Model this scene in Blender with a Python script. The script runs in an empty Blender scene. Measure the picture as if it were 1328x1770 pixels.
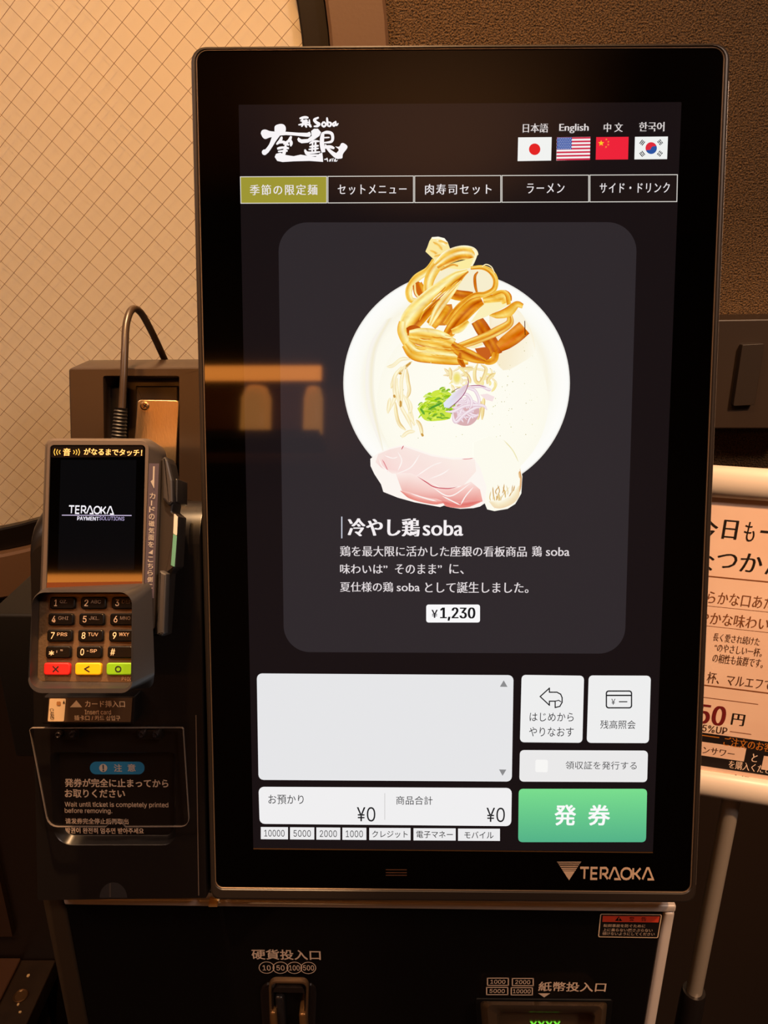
import bpy, bmesh, math, random, os
import numpy as np
from mathutils import Vector, Matrix

# ------------------------------------------------------------------ camera
F, CX, CY = 1300.0, 664.0, 885.0          # focal length and centre in pixels of the 1328x1770 frame
PITCH = math.radians(20)
EYE = np.array([0, 0, 1.5])
RT = np.array([1.0, 0, 0]); UP = np.array([0, math.sin(PITCH), math.cos(PITCH)]); FW = np.array([0, math.cos(PITCH), -math.sin(PITCH)])
SC = bpy.context.scene
COL = SC.collection
cd = bpy.data.cameras.new('camera'); cam = bpy.data.objects.new('camera', cd); COL.objects.link(cam)
cam.location = EYE; cam.rotation_euler = (math.pi/2 - PITCH, 0, 0)
cd.sensor_fit = 'VERTICAL'; cd.sensor_height = 24; cd.lens = F/1770*24; cd.clip_start = .01
SC.camera = cam
SC.view_settings.view_transform = 'Standard'; SC.view_settings.look = 'None'
SC.view_settings.exposure = 0; SC.view_settings.gamma = 1; SC.view_settings.use_curve_mapping = False
# ------------------------------------------------------------------ world
w = bpy.data.worlds.new('world'); SC.world = w; w.use_nodes = True
w.node_tree.nodes['Background'].inputs[0].default_value = (1, .7, .45, 1); w.node_tree.nodes['Background'].inputs[1].default_value = .012
# ------------------------------------------------------------------ lights
def lamp(name, kind, loc, target, power, color, size=.1, spot=60, blend=.6):
    l = bpy.data.lights.new(name, kind); o = bpy.data.objects.new(name, l); COL.objects.link(o)
    o.location = loc; l.energy = power; l.color = color
    if kind == 'AREA': l.shape = 'DISK'; l.size = size
    else: l.shadow_soft_size = size
    if kind == 'SPOT': l.spot_size = math.radians(spot); l.spot_blend = blend
    d = Vector(target) - Vector(loc); o.rotation_euler = d.to_track_quat('-Z', 'Y').to_euler()
    return o
WARM = (1, .56, .22)
lamp('ceiling_spot_light', 'SPOT', (-.10, .02, 2.5), (-.14, .85, 1.45), 48, (1, .49, .13), .03, 54, 1)
lamp('window_wash_light', 'AREA', (-1.2, -.25, 2.5), (-.7, .85, 1.2), 6, (1, .70, .55), .30)
lamp('poster_light', 'SPOT', (.75, -.25, 2.5), (.48, .7, 1.02), 175, (1, .56, .27), .03, 34, .9)
lamp('counter_spot_light', 'SPOT', (-.17, .42, 2.6), (-.17, .42, 1.3), 150, (1, .60, .30), .02, 13, .5)
lamp('counter_light', 'AREA', (-.05, .42, 2.62), (-.05, .45, 1.3), 4, (1, .60, .32), .12)
lamp('wall_graze_light', 'SPOT', (.25, .35, 2.55), (.3, .85, 1.7), 7, (1, .58, .25), .04, 60, 1)
lamp('room_fill_light', 'AREA', (-.62, -.25, 2.62), (-.1, .45, 1.1), 6.5, (1, .62, .38), .25)  # added fill for the fronts that face the camera
lamp('side_fill_light', 'AREA', (1.0, -.6, 2.6), (0, .45, .9), 13, (1, .76, .62), .25)  # added fill from the right for the terminal flank and lower panel
lamp('ceiling_wash_light', 'SPOT', (.12, -1.25, 1.9), (.08, -1.12, 2.7), 45, (1, .55, .28), .05, 75, 1)

# ------------------------------------------------------------------ maths
def ray(x, y): return (x-CX)/F*RT - (y-CY)/F*UP + FW
class Frame:
    """a plane in space: o origin, u right, v up, n towards the viewer"""
    def __init__(s, o, u, v, n): s.o, s.u, s.v, s.n = [np.array(a, float) for a in (o, u, v, n)]
    def uv(s, x, y, n=0.0):
        d = ray(x, y); t = (np.dot(s.o - EYE, s.n) + n)/np.dot(d, s.n); p = EYE + t*d - s.o
        return np.array([np.dot(p, s.u), np.dot(p, s.v)])
    def P(s, u, v, n=0.0): return s.o + u*s.u + v*s.v + n*s.n
def camvec(a): return a[0]*RT + a[1]*UP - a[2]*FW
def rot(p, y, r):
    cp, sp, cy, sy, cr, sr = math.cos(p), math.sin(p), math.cos(y), math.sin(y), math.cos(r), math.sin(r)
    return np.array([[cr,-sr,0],[sr,cr,0],[0,0,1]]) @ np.array([[cy,0,sy],[0,1,0],[-sy,0,cy]]) @ np.array([[1,0,0],[0,cp,-sp],[0,sp,cp]])
def cam_frame(pitch, yaw, roll, px, py, depth):
    R = rot(math.radians(pitch), math.radians(yaw), math.radians(roll))
    return Frame(EYE + depth*ray(px, py), camvec(R[:,0]), camvec(R[:,1]), camvec(R[:,2]))
S = cam_frame(5.956, -.873, -.076, 664 + F*.04559/.4795*0 + 0, 885, .4795)
S.o = EYE + camvec([.045589*.9999 - .0, .010318, -.479504])              # centre of the display, facing the camera
S.v0 = S.v
yaw = math.radians(-.873)
WALLY = .85
WL = Frame([0, WALLY, 0], [1,0,0], [0,0,1], [0,-1,0])
u_ = np.array([math.cos(yaw), -math.sin(yaw)*-1*-1, 0]); u_ = S.u*np.array([1,1,0]); u_ /= np.linalg.norm(u_)
n_ = np.cross(u_, [0,0,1]); n_ = n_/np.linalg.norm(n_)
if n_[1] > 0: n_ = -n_
pb = S.P(*S.uv(664, 1560), 0)
PF = Frame(pb + n_*-.018, u_, [0,0,1], n_)                                # front of the lower cabinet
T = cam_frame(-3.7, -.3, -1.25, 170, 890, .436)                           # touch face of the card terminal
K = cam_frame(-10.7, -.3, -1.25, 150, 1030, .430)                         # its key pad

def quad(x0, y0, x1, y1): return [(x0,y0),(x1,y0),(x1,y1),(x0,y1)]
def rpoly(pts, r, seg=5):
    """polygon with rounded corners; r one number or one per corner"""
    pts = [np.array(p, float) for p in pts]; n = len(pts); out = []
    rs = r if isinstance(r, (list, tuple)) else [r]*n
    for i in range(n):
        p, a, b = pts[i], pts[i-1], pts[(i+1) % n]; ri = max(rs[i], 1e-6)
        da = a-p; db = b-p; la, lb = np.linalg.norm(da), np.linalg.norm(db); da /= la; db /= lb
        ca = max(-.999, min(.999, float(np.dot(da, db)))); ang = math.acos(ca)
        t = min(ri/math.tan(ang/2), la*.49, lb*.49); rr = t*math.tan(ang/2)
        c = p + (da+db)/np.linalg.norm(da+db)*rr/math.sin(ang/2)
        s0 = p+da*t-c; s1 = p+db*t-c
        a0 = math.atan2(s0[1], s0[0]); a1 = math.atan2(s1[1], s1[0]); d = (a1-a0+math.pi) % (2*math.pi) - math.pi
        for k in range(seg+1):
            a_ = a0+d*k/seg; out.append(c + rr*np.array([math.cos(a_), math.sin(a_)]))
    return out
def loop(fr, pts, r=0, n=0.0, seg=5):
    """outline given in photograph pixels, laid on the plane n above the frame"""
    return [tuple(fr.uv(x, y, n)) for x, y in (rpoly(pts, r, seg) if r is not None else pts)]
def inset(uv, d):
    p = np.array(uv); m = len(p)
    area = .5*sum(p[i][0]*p[(i+1)%m][1]-p[(i+1)%m][0]*p[i][1] for i in range(m)); sg = 1 if area > 0 else -1
    out = []
    for i in range(m):
        e1 = p[i]-p[i-1]; e2 = p[(i+1)%m]-p[i]
        l1, l2 = np.linalg.norm(e1), np.linalg.norm(e2)
        n1 = np.array([-e1[1], e1[0]])/max(l1,1e-9)*sg; n2 = np.array([-e2[1], e2[0]])/max(l2,1e-9)*sg
        b = n1+n2; q = np.dot(b, b)/2
        out.append(tuple(p[i] + b*d/max(q, .3)))
    return out

# ------------------------------------------------------------------ materials
def lin(c): return tuple((x/255/12.92 if x/255 <= .04045 else ((x/255+.055)/1.055)**2.4) for x in c)
MATS = {}
def mat(name, base=(20,20,20), rough=.5, metal=0, emit=None, strength=1, vcol=False, bump=None, noise=None, spec=.5, coat=0, brushed=False):
    if name in MATS: return MATS[name]
    m = bpy.data.materials.new(name); m.use_nodes = True; nt = m.node_tree; b = nt.nodes['Principled BSDF']
    b.inputs['Base Color'].default_value = (*lin(base), 1); b.inputs['Roughness'].default_value = rough
    b.inputs['Metallic'].default_value = metal; b.inputs['Specular IOR Level'].default_value = spec
    b.inputs['Coat Weight'].default_value = coat
    if emit is not None:
        b.inputs['Emission Color'].default_value = (*lin(emit), 1); b.inputs['Emission Strength'].default_value = strength
        m.cycles.emission_sampling = 'NONE'
    if vcol:
        a = nt.nodes.new('ShaderNodeAttribute'); a.attribute_name = 'Col'
        nt.links.new(a.outputs['Color'], b.inputs['Emission Color']); b.inputs['Emission Strength'].default_value = 1
        m.cycles.emission_sampling = 'NONE'
    if bump or noise or brushed:
        tc = nt.nodes.new('ShaderNodeTexCoord')
        mp = nt.nodes.new('ShaderNodeMapping'); nt.links.new(tc.outputs['Object'], mp.inputs[0])
        if brushed: mp.inputs['Scale'].default_value = brushed
        t = nt.nodes.new('ShaderNodeTexNoise'); nt.links.new(mp.outputs[0], t.inputs['Vector'])
        t.inputs['Scale'].default_value = (bump or noise)[0]; t.inputs['Detail'].default_value = 5
        if bump:
            bp = nt.nodes.new('ShaderNodeBump'); bp.inputs['Strength'].default_value = bump[1]; bp.inputs['Distance'].default_value = bump[2]
            nt.links.new(t.outputs['Fac'], bp.inputs['Height']); nt.links.new(bp.outputs[0], b.inputs['Normal']); t.inputs['Detail'].default_value = 2 if not brushed else 5
        if noise:
            cr = nt.nodes.new('ShaderNodeValToRGB'); nt.links.new(t.outputs['Fac'], cr.inputs[0])
            cr.color_ramp.elements[0].position = .3; cr.color_ramp.elements[1].position = .7
            cr.color_ramp.elements[0].color = (*lin(noise[1]), 1); cr.color_ramp.elements[1].color = (*lin(noise[2]), 1)
            nt.links.new(cr.outputs[0], b.inputs['Base Color'])
    MATS[name] = m; return m
def glassmat(name, tint=(1,1,1), rough=.02, ior=1.45):
    m = bpy.data.materials.new(name); m.use_nodes = True; nt = m.node_tree; nt.nodes.clear()
    o = nt.nodes.new('ShaderNodeOutputMaterial'); mx = nt.nodes.new('ShaderNodeMixShader'); t = nt.nodes.new('ShaderNodeBsdfTransparent')
    g = nt.nodes.new('ShaderNodeBsdfGlossy'); lw = nt.nodes.new('ShaderNodeLayerWeight'); lw.inputs['Blend'].default_value = .5
    pw = nt.nodes.new('ShaderNodeMath'); pw.operation = 'POWER'; pw.inputs[1].default_value = 5; nt.links.new(lw.outputs['Facing'], pw.inputs[0])
    f = nt.nodes.new('ShaderNodeMath'); f.operation = 'MULTIPLY_ADD'; f.inputs[1].default_value = .6; f.inputs[2].default_value = .045; nt.links.new(pw.outputs[0], f.inputs[0])
    t.inputs[0].default_value = (*tint, 1); g.inputs['Roughness'].default_value = rough
    nt.links.new(f.outputs[0], mx.inputs[0]); nt.links.new(t.outputs[0], mx.inputs[1]); nt.links.new(g.outputs[0], mx.inputs[2]); nt.links.new(mx.outputs[0], o.inputs[0])
    return m
def lit(c, name=None):    # a colour shown by a display, under the same glossy glass
    return mat('display_%02x%02x%02x' % c, (0,0,0), .04, emit=c)
def ink(c, rough=.5): return mat('print_%02x%02x%02x' % c, c, rough)
BLACKGLASS = mat('black_glass', (1,1,1), .04)
BEZEL = mat('bezel_plastic', (48,40,35), .36, .2)
BLACKP = mat('black_plastic', (22,18,17), .32)
DARKP = mat('dark_plastic', (14,12,12), .4)
BODY = mat('glossy_black_panel', (11,9,9), .18)
SILVER = mat('silver_trim', (206,196,190), .42, .15)
TERM = mat('terminal_grey', (104,92,84), .38, .35)
TERMD = mat('terminal_charcoal', (62,58,58), .42)
METAL = mat('brushed_metal', (205,180,140), .33, 1, bump=(1, .25, .0005), brushed=(900, 900, 60))

# ------------------------------------------------------------------ object helpers
ROOT = {}
def thing(name, label, cat, base, group=None):
    o = bpy.data.objects.new(name, None); COL.objects.link(o); o.location = base; o.empty_display_size = .05
    o['label'] = label; o['category'] = cat
    if group: o['group'] = group
    ROOT[o.name] = np.array(base, float); return o
def rootloc(p):
    while p is not None and p.name not in ROOT: p = p.parent
    return ROOT[p.name] if p is not None else np.zeros(3)
def mk(name, verts, faces, m, parent=None, smooth=False, label=None, cols=None, kind=None, sharp=35):
    me = bpy.data.meshes.new(name); off = rootloc(parent)
    me.from_pydata([tuple(np.array(v, float)-off) for v in verts], [], faces)
    me.materials.append(m); me.update()
    if cols is not None:
        a = me.color_attributes.new('Col', 'FLOAT_COLOR', 'POINT')
        a.data.foreach_set('color', np.array([[*c, 1] for c in cols], dtype=np.float32).ravel())
    if smooth:
        me.polygons.foreach_set('use_smooth', [True]*len(me.polygons))
        me.set_sharp_from_angle(angle=math.radians(sharp))
    o = bpy.data.objects.new(name, me); COL.objects.link(o)
    if parent is not None: o.parent = parent
    if label: o['label'] = label
    if kind: o['kind'] = kind
    return o
def tag(o, label, cat, group=None):
    o['label'] = label; o['category'] = cat
    if group: o['group'] = group
    return o
def fix(o):
    bm = bmesh.new(); bm.from_mesh(o.data); bmesh.ops.recalc_face_normals(bm, faces=bm.faces); bm.to_mesh(o.data); bm.free(); return o
def loft(name, fr, layers, m, parent=None, cap0=True, cap1=True, smooth=True, label=None, back=None, sharp=35, closed=False):
    """skin through outlines [(uv loop, n)], all of one vertex count"""
    V = []; Fc = []; N = len(layers[0][0])
    for uv, n in layers:
        for i, (u, v) in enumerate(uv):
            V.append(fr.P(u, v, n[i] if isinstance(n, (list, np.ndarray)) else n))
    if back is not None:          # last outline pushed along a world vector instead of the frame normal
        uv, n = layers[0]
        V = [fr.P(u, v, n) + np.array(back) for u, v in uv] + V
    L = len(V)//N
    for k in range(L-1):
        for i in range(N):
            j = (i+1) % N; Fc.append((k*N+i, k*N+j, (k+1)*N+j, (k+1)*N+i))
    if closed:
        for i in range(N):
            j = (i+1) % N; Fc.append(((L-1)*N+i, (L-1)*N+j, j, i))
    else:
        if cap0: Fc.append(tuple(range(N-1, -1, -1)))
        if cap1: Fc.append(tuple(range((L-1)*N, L*N)))
    o = fix(mk(name, V, Fc, m, parent, smooth, label, sharp=sharp)); nn_ = Vector(fr.n)
    for p in o.data.polygons:
        if len(p.vertices) > 4 or abs(p.normal.dot(nn_)) > .9995: p.use_smooth = False
    return o
def slab(name, fr, px, r, n0, n1, m, parent=None, bev=.0008, label=None, back=None, rn=None, **k):
    """plate with rounded, bevelled front edge; px outline as seen on its front"""
    uv = loop(fr, px, r, n1 if rn is None else rn); b = bev
    lay = [(uv, n0), (uv, n1-b), (inset(uv, b*.3), n1-b*.3), (inset(uv, b), n1)]
    return loft(name, fr, lay, m, parent, label=label, back=back, **k)
def flat(name, fr, px, r, n, m, parent=None, label=None, seg=4):
    uv = loop(fr, px, r, n, seg)
    return mk(name, [fr.P(u, v, n) for u, v in uv], [tuple(range(len(uv)))], m, parent, label=label)
def ringflat(name, fr, px, r, wd, n, m, parent=None, label=None):
    a = loop(fr, px, r, n); b = inset(a, wd); N = len(a)
    return mk(name, [fr.P(u, v, n) for u, v in a+b], [(i, (i+1)%N, N+(i+1)%N, N+i) for i in range(N)], m, parent, label=label)
def ring(name, fr, outer, inner, ro, ri, n0, n1, bev, m, parent=None, label=None, back=None):
    a = loop(fr, outer, ro, n1); b = loop(fr, inner, ri, n1)
    lay = [(a, n0), (a, n1-bev), (inset(a, bev*.3), n1-bev*.3), (inset(a, bev), n1), (inset(b, -bev*.5), n1), (b, n1-bev*.6), (b, n0)]
    return loft(name, fr, lay, m, parent, cap0=False, cap1=False, closed=True, label=label)
def box(name, lo, hi, m, parent=None, bev=0, label=None, kind=None):
    x0,y0,z0 = lo; x1,y1,z1 = hi
    V = [(x0,y0,z0),(x1,y0,z0),(x1,y1,z0),(x0,y1,z0),(x0,y0,z1),(x1,y0,z1),(x1,y1,z1),(x0,y1,z1)]
    Fc = [(3,2,1,0),(4,5,6,7),(0,1,5,4),(1,2,6,5),(2,3,7,6),(3,0,4,7)]
    o = mk(name, V, Fc, m, parent, label=label, kind=kind)
    if bev:
        bm = bmesh.new(); bm.from_mesh(o.data); bmesh.ops.bevel(bm, geom=bm.edges[:], offset=bev, segments=3, profile=.6, affect='EDGES'); bm.to_mesh(o.data); bm.free()
        o.data.polygons.foreach_set('use_smooth', [True]*len(o.data.polygons)); o.data.set_sharp_from_angle(angle=math.radians(35))
    return o
def lathe(name, prof, c, m, parent=None, axis='Z', seg=24, label=None):
    V = []; Fc = []
    for r, h in prof:
        for i in range(seg):
            a = 2*math.pi*i/seg; p = {'Z': (r*math.cos(a), r*math.sin(a), h), 'Y': (r*math.cos(a), h, r*math.sin(a)), 'X': (h, r*math.cos(a), r*math.sin(a))}[axis]
            V.append(np.array(c)+p)
    for k in range(len(prof)-1):
        for i in range(seg):
            j = (i+1)%seg; Fc.append((k*seg+i, k*seg+j, (k+1)*seg+j, (k+1)*seg+i))
    Fc += [tuple(range(seg)), tuple(range((len(prof)-1)*seg, len(prof)*seg))]
    return fix(mk(name, V, Fc, m, parent, True, label))
def catmull(P, n=8):
    P = [np.array(p, float) for p in P]
    if len(P) < 3: return [P[0]+(P[-1]-P[0])*i/n for i in range(n+1)]
    Q = [2*P[0]-P[1]]+P+[2*P[-1]-P[-2]]; out = []
    for i in range(1, len(Q)-2):
        for k in range(n):
            t = k/n; a, b, c, d = Q[i-1], Q[i], Q[i+1], Q[i+2]
            out.append(.5*((2*b)+(-a+c)*t+(2*a-5*b+4*c-d)*t*t+(-a+3*b-3*c+d)*t**3))
    out.append(P[-1]); return out
def tube(name, pts, rad, m, parent=None, seg=12, label=None):
    V = []; Fc = []; n = len(pts); pts = [np.array(p, float) for p in pts]; rr = rad if isinstance(rad, list) else [rad]*n
    up = None
    for i, p in enumerate(pts):
        t = pts[min(i+1, n-1)]-pts[max(i-1, 0)]; t /= np.linalg.norm(t)
        if up is None: up = np.cross(t, [0,1,0]) if abs(t[1]) < .9 else np.cross(t, [1,0,0])
        up = up-t*np.dot(up, t); up /= np.linalg.norm(up); sd = np.cross(t, up)
        for k in range(seg):
            a = 2*math.pi*k/seg; V.append(p+rr[i]*(math.cos(a)*up+math.sin(a)*sd))
    for i in range(n-1):
        for k in range(seg):
            j = (k+1)%seg; Fc.append((i*seg+k, i*seg+j, (i+1)*seg+j, (i+1)*seg+k))
    Fc += [tuple(range(seg)), tuple(range((n-1)*seg, n*seg))]
    return fix(mk(name, V, Fc, m, parent, True, label))

# ------------------------------------------------------------------ writing
tc_ = bpy.data.curves.new('t', 'FONT'); to_ = bpy.data.objects.new('t', tc_); COL.objects.link(to_)
CACHE = {}; FONTS = {}
def bundled_font(fn):          # the typefaces that ship inside Blender itself
    try: return bpy.data.fonts.load(os.path.join(bpy.utils.system_resource('DATAFILES', path='fonts'), fn))
    except Exception: return None
FONTS['inter'] = bundled_font('Inter.woff2')
DEFAULT_FONT = tc_.font
def glyphs(s, off=0.0, spacing=1.0, font='default'):
    key = (s, round(off, 4), spacing, font)
    if key not in CACHE:
        tc_.font = FONTS.get(font) or DEFAULT_FONT; tc_.body = s; tc_.offset = off; tc_.resolution_u = 3; tc_.space_character = spacing
        to_.update_tag(); dg = bpy.context.evaluated_depsgraph_get(); dg.update()
        me = bpy.data.meshes.new_from_object(to_.evaluated_get(dg))
        V = np.array([v.co[:2] for v in me.vertices]); Fc = [tuple(p.vertices) for p in me.polygons]
        bpy.data.meshes.remove(me); CACHE[key] = (V, Fc)
    return CACHE[key]
hh_ = [float(np.ptp(glyphs('H', 0, 1, f)[0][:,1])) for f in ('default', 'inter')]; INTER_SCALE = hh_[1]/hh_[0]
def text(fr, s, x0, y0, x1, y1, n, m, parent, bold=0.0, serif=0.0, spacing=1.0, name='lettering', vert=False, font=None, label=None):
    """lettering whose ink fills the box (photograph pixels) on the plane n above the frame"""
    if font is None: font = 'inter' if all(ord(ch) < 128 or ch == '¥' for ch in s) and not (serif and s in ('soba', 'English')) else 'default'
    f_ = 1.0
    if font == 'inter' and FONTS['inter']:
        V0, F0 = glyphs(s, 0, spacing, 'inter'); f_ = INTER_SCALE*.75
    else: V0, F0 = glyphs(s, min(bold, .006)-.009 if serif else min(bold, .004), spacing, 'default')
    V = []; Fc = []
    if serif: sh = [(-serif, 0), (-serif*.33, 0), (serif*.33, 0), (serif, 0)]
    elif bold > .008: sh = [(-bold, -bold*.7), (bold, -bold*.7), (-bold, bold*.7), (bold, bold*.7)]
    else: sh = [(0, 0)]
    sh = [(d*f_, e*f_) for d, e in sh]
    for k, (d, e) in enumerate(sh):
        b = len(V); V += [(x+d, y+e, k) for x, y in V0]; Fc += [tuple(i+b for i in f) for f in F0]
    A = np.array(V); lo = A.min(0); hi = A.max(0)
    xm, ym = (x0+x1)/2, (y0+y1)/2
    if vert:          # the writing runs downwards, letters turned a quarter clockwise
        ua = fr.uv(x0, ym, n)[0]; ub = fr.uv(x1, ym, n)[0]; va = fr.uv(xm, y0, n)[1]; vb = fr.uv(xm, y1, n)[1]
        W = [fr.P(ua+(y-lo[1])/(hi[1]-lo[1])*(ub-ua), va+(x-lo[0])/(hi[0]-lo[0])*(vb-va), n+k*2e-6) for x, y, k in V]
    else:
        ua = fr.uv(x0, ym, n)[0]; ub = fr.uv(x1, ym, n)[0]; va = fr.uv(xm, y1, n)[1]; vb = fr.uv(xm, y0, n)[1]
        W = [fr.P(ua+(x-lo[0])/(hi[0]-lo[0])*(ub-ua), va+(y-lo[1])/(hi[1]-lo[1])*(vb-va), n+k*2e-6) for x, y, k in V]
    return mk(name, W, Fc, m, parent, label=label)
class Pen:
    """flat artwork of coloured strips and patches, all on one plane"""
    def __init__(s, fr, n, conv=lambda x, y: (x, y), dn=8e-6): s.fr, s.n, s.c, s.dn = fr, n, conv, dn; s.V = []; s.F = []; s.C = []; s.k = 0
    def add(s, pts, faces, cols):
        b = len(s.V); s.k += 1; n = s.n+s.k*s.dn
        for p in pts:
            x, y = s.c(*p); u, v = s.fr.uv(x, y, n); s.V.append(s.fr.P(u, v, n))
        s.F += [tuple(i+b for i in f) for f in faces]; s.C += [lin(c) for c in cols]
    def poly(s, pts, col, smooth=False, n=6):
        many = not isinstance(col[0], (int, float))
        if many: col = [col[min(i, len(col)-1)] for i in range(len(pts))]
        if smooth:
            q = catmull(list(pts)+[pts[0]], n)[:-1]; pts = [tuple(p) for p in q]
            if many: col = [c for c in col for _ in range(n)]
        s.add(pts, [tuple(range(len(pts)))], [col]*len(pts) if isinstance(col[0], (int, float)) else col)
    def disc(s, cx, cy, rx, ry, stops, seg=72, a0=0, a1=2*math.pi):
        pts = [(cx, cy)]; cols = [stops[0][1]]; Fc = []
        for t, c in stops[1:]:
            for i in range(seg):
                a = a0+(a1-a0)*i/(seg if a1-a0 > 6.28 else seg-1); pts.append((cx+rx*t*math.cos(a), cy+ry*t*math.sin(a))); cols.append(c)
        cl = seg if a1-a0 > 6.28 else seg-1
        for i in range(cl): Fc.append((0, 1+i, 1+(i+1)%seg))
        for k in range(len(stops)-2):
            b = 1+k*seg
            for i in range(cl): j = (i+1)%seg; Fc.append((b+i, b+j, b+seg+j, b+seg+i))
        s.add(pts, Fc, cols)
    def strip(s, pts, wd, cols, n=8, streak=0, seed=0, taper=(1, 1)):
        """ribbon along a curve; cols are the colours across it"""
        P = catmull([(p[0], p[1], (p[2] if len(p) > 2 else wd)) for p in pts], n); M = len(cols) if len(cols) > 1 else 2
        if len(cols) == 1: cols = cols*2
        rng = random.Random(seed); ph = [rng.uniform(0, 6.3) for _ in range(M)]; L = len(P); V = []; C = []
        for i, p in enumerate(P):
            t = P[min(i+1, L-1)][:2]-P[max(i-1, 0)][:2]; t = t/max(np.linalg.norm(t), 1e-6); q = np.array([-t[1], t[0]])
            f = i/(L-1); tp = taper[0]+(1-taper[0])*min(1, f*5) if f < .2 else (taper[1]+(1-taper[1])*min(1, (1-f)*5) if f > .8 else 1)
            for k in range(M):
                a = (k/(M-1)-.5)*p[2]*tp; V.append((p[0]+q[0]*a, p[1]+q[1]*a)); c = cols[k]
                if streak:
                    g = streak*math.sin(ph[k]+i*.45)*rng.uniform(.3, 1); c = tuple(max(0, min(255, x+g*w_)) for x, w_ in zip(c, (.5, 1, 1.2)))
                C.append(c)
        s.add(V, [(i*M+k, i*M+k+1, (i+1)*M+k+1, (i+1)*M+k) for i in range(L-1) for k in range(M-1)], C)
    def make(s, name, m, parent, label=None): return mk(name, s.V, s.F, m, parent, cols=s.C, label=label)
ART = mat('display_picture', (0,0,0), .04, vcol=True)
def wordmark(fr, x0, y0, x1, y1, n, m, parent, wt=.17, name='logo'):
    """the maker's name in its own heavy monoline capitals"""
    G = {'T': (1.0, [[(0,1),(1,1)], [(.5,1),(.5,0)]]), 'E': (.85, [[(.9,1),(.08,1),(.08,0),(.9,0)], [(.08,.5),(.85,.5)]]),
         'R': (.95, [[(.08,0),(.08,1),(.7,1),(.88,.85),(.88,.62),(.7,.45),(.25,.45)], [(.5,.45),(.95,0)]]),
         'A': (1.15, [[(0,0),(.42,1),(.58,1),(1.05,0),(.5,0)]]),
         'O': (1.15, [[(.5,1),(.75,.94),(.95,.75),(1,.5),(.95,.25),(.75,.06),(.5,0),(.25,.06),(.05,.25),(0,.5),(.05,.75),(.25,.94),(.5,1)]]),
         'K': (.95, [[(.08,1),(.08,0)], [(.95,1),(.4,.5),(.15,.5)], [(.4,.5),(.95,0)]])}
    x = 0; V = []; Fc = []; L = []
    for ch in 'TERAOKA':
        wd, st = G[ch]
        for s_ in st: L.append([np.array((x+p[0]*wd, p[1]), float) for p in s_])
        x += wd*1.0+(.22 if ch not in 'RO' else .12)
    tot = x-.2; h = wt/2
    for s_ in L:
        N = len(s_); b = len(V)
        for i in range(N):
            if i == 0: d = s_[1]-s_[0]; d /= np.linalg.norm(d); nn = np.array([-d[1], d[0]]); sc = 1
            elif i == N-1: d = s_[-1]-s_[-2]; d /= np.linalg.norm(d); nn = np.array([-d[1], d[0]]); sc = 1
            else:
                d1 = s_[i]-s_[i-1]; d1 /= np.linalg.norm(d1); d2 = s_[i+1]-s_[i]; d2 /= np.linalg.norm(d2)
                nn = np.array([-d1[1]-d2[1], d1[0]+d2[0]]); l = np.linalg.norm(nn)
                nn = nn/l if l > 1e-6 else np.array([-d1[1], d1[0]]); sc = min(1.8, 1/max(.3, np.dot(nn, np.array([-d1[1], d1[0]]))))
            V += [s_[i]+nn*h*sc, s_[i]-nn*h*sc]
        Fc += [(b+2*i, b+2*i+1, b+2*i+3, b+2*i+2) for i in range(N-1)]
    xm, ym = (x0+x1)/2, (y0+y1)/2
    ua = fr.uv(x0, ym, n)[0]; ub = fr.uv(x1, ym, n)[0]; va = fr.uv(xm, y1, n)[1]; vb = fr.uv(xm, y0, n)[1]
    H = 1+wt
    return mk(name, [fr.P(ua+p[0]/tot*(ub-ua), va+(p[1]+h)/H*(vb-va), n+(i//2)*1e-7) for i, p in enumerate(V)], Fc, m, parent)

# ================================================================== THE ROOM
PL = mat('brown_plaster', (92,62,40), .55, bump=(560, 1, .0045), noise=(560, (40,27,13), (124,90,50)))
PAINT = mat('brown_paint', (104,78,58), .5, bump=(300, .1, .001))
DADO = mat('dark_paint', (34,24,18), .45)
FLOOR = mat('dark_floor', (40,32,28), .5, noise=(8, (34,27,23), (50,40,34)))
cw = (-.562, 1.641)
def wallplate(name, x0, x1, z0, z1, y0, y1, m, kind='structure', hole=None):
    return box(name, (x0, y0, z0), (x1, y1, z1), m, kind=kind)
# wall with a round opening, built as a ring from the opening out to the wall's edges
N = 96; V = []; Fc = []
X0, X1, Z0, Z1 = -1.7, 1.7, 1.075, 2.7
def edgept(a):
    c, s = math.cos(a), math.sin(a); ts = []
    if c > 1e-9: ts.append((X1-cw[0])/c)
    if c < -1e-9: ts.append((X0-cw[0])/c)
    if s > 1e-9: ts.append((Z1-cw[1])/s)
    if s < -1e-9: ts.append((Z0-cw[1])/s)
    t = min(ts); return cw[0]+t*c, cw[1]+t*s
angs = sorted([2*math.pi*i/N for i in range(N)] + [math.atan2(z-cw[1], x-cw[0]) % (2*math.pi) for x in (X0, X1) for z in (Z0, Z1)])
N = len(angs)
for r_, y_ in ((.53, WALLY+.12), (.53, WALLY)):
    V += [(cw[0]+r_*math.cos(a), y_, cw[1]+r_*math.sin(a)) for a in angs]
V += [(*[edgept(a)[0]], WALLY, edgept(a)[1]) for a in angs]
V += [(*[edgept(a)[0]], WALLY+.12, edgept(a)[1]) for a in angs]
for k in range(4):
    Fc += [(k*N+i, k*N+(i+1)%N, ((k+1)%4)*N+(i+1)%N, ((k+1)%4)*N+i) for i in range(N)]
fix(mk('wall_front', V, Fc, PL, kind='structure'))
box('trim_1', (-1.7, WALLY-.002, 0), (1.7, WALLY+.12, 1.075), DADO, kind='structure')
box('wall_left', (-1.75, -1.75, 0), (-1.7, WALLY+.12, 2.7), DADO, kind='structure')
box('wall_right', (1.7, -1.75, 0), (1.75, WALLY+.12, 2.7), DADO, kind='structure')
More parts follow.
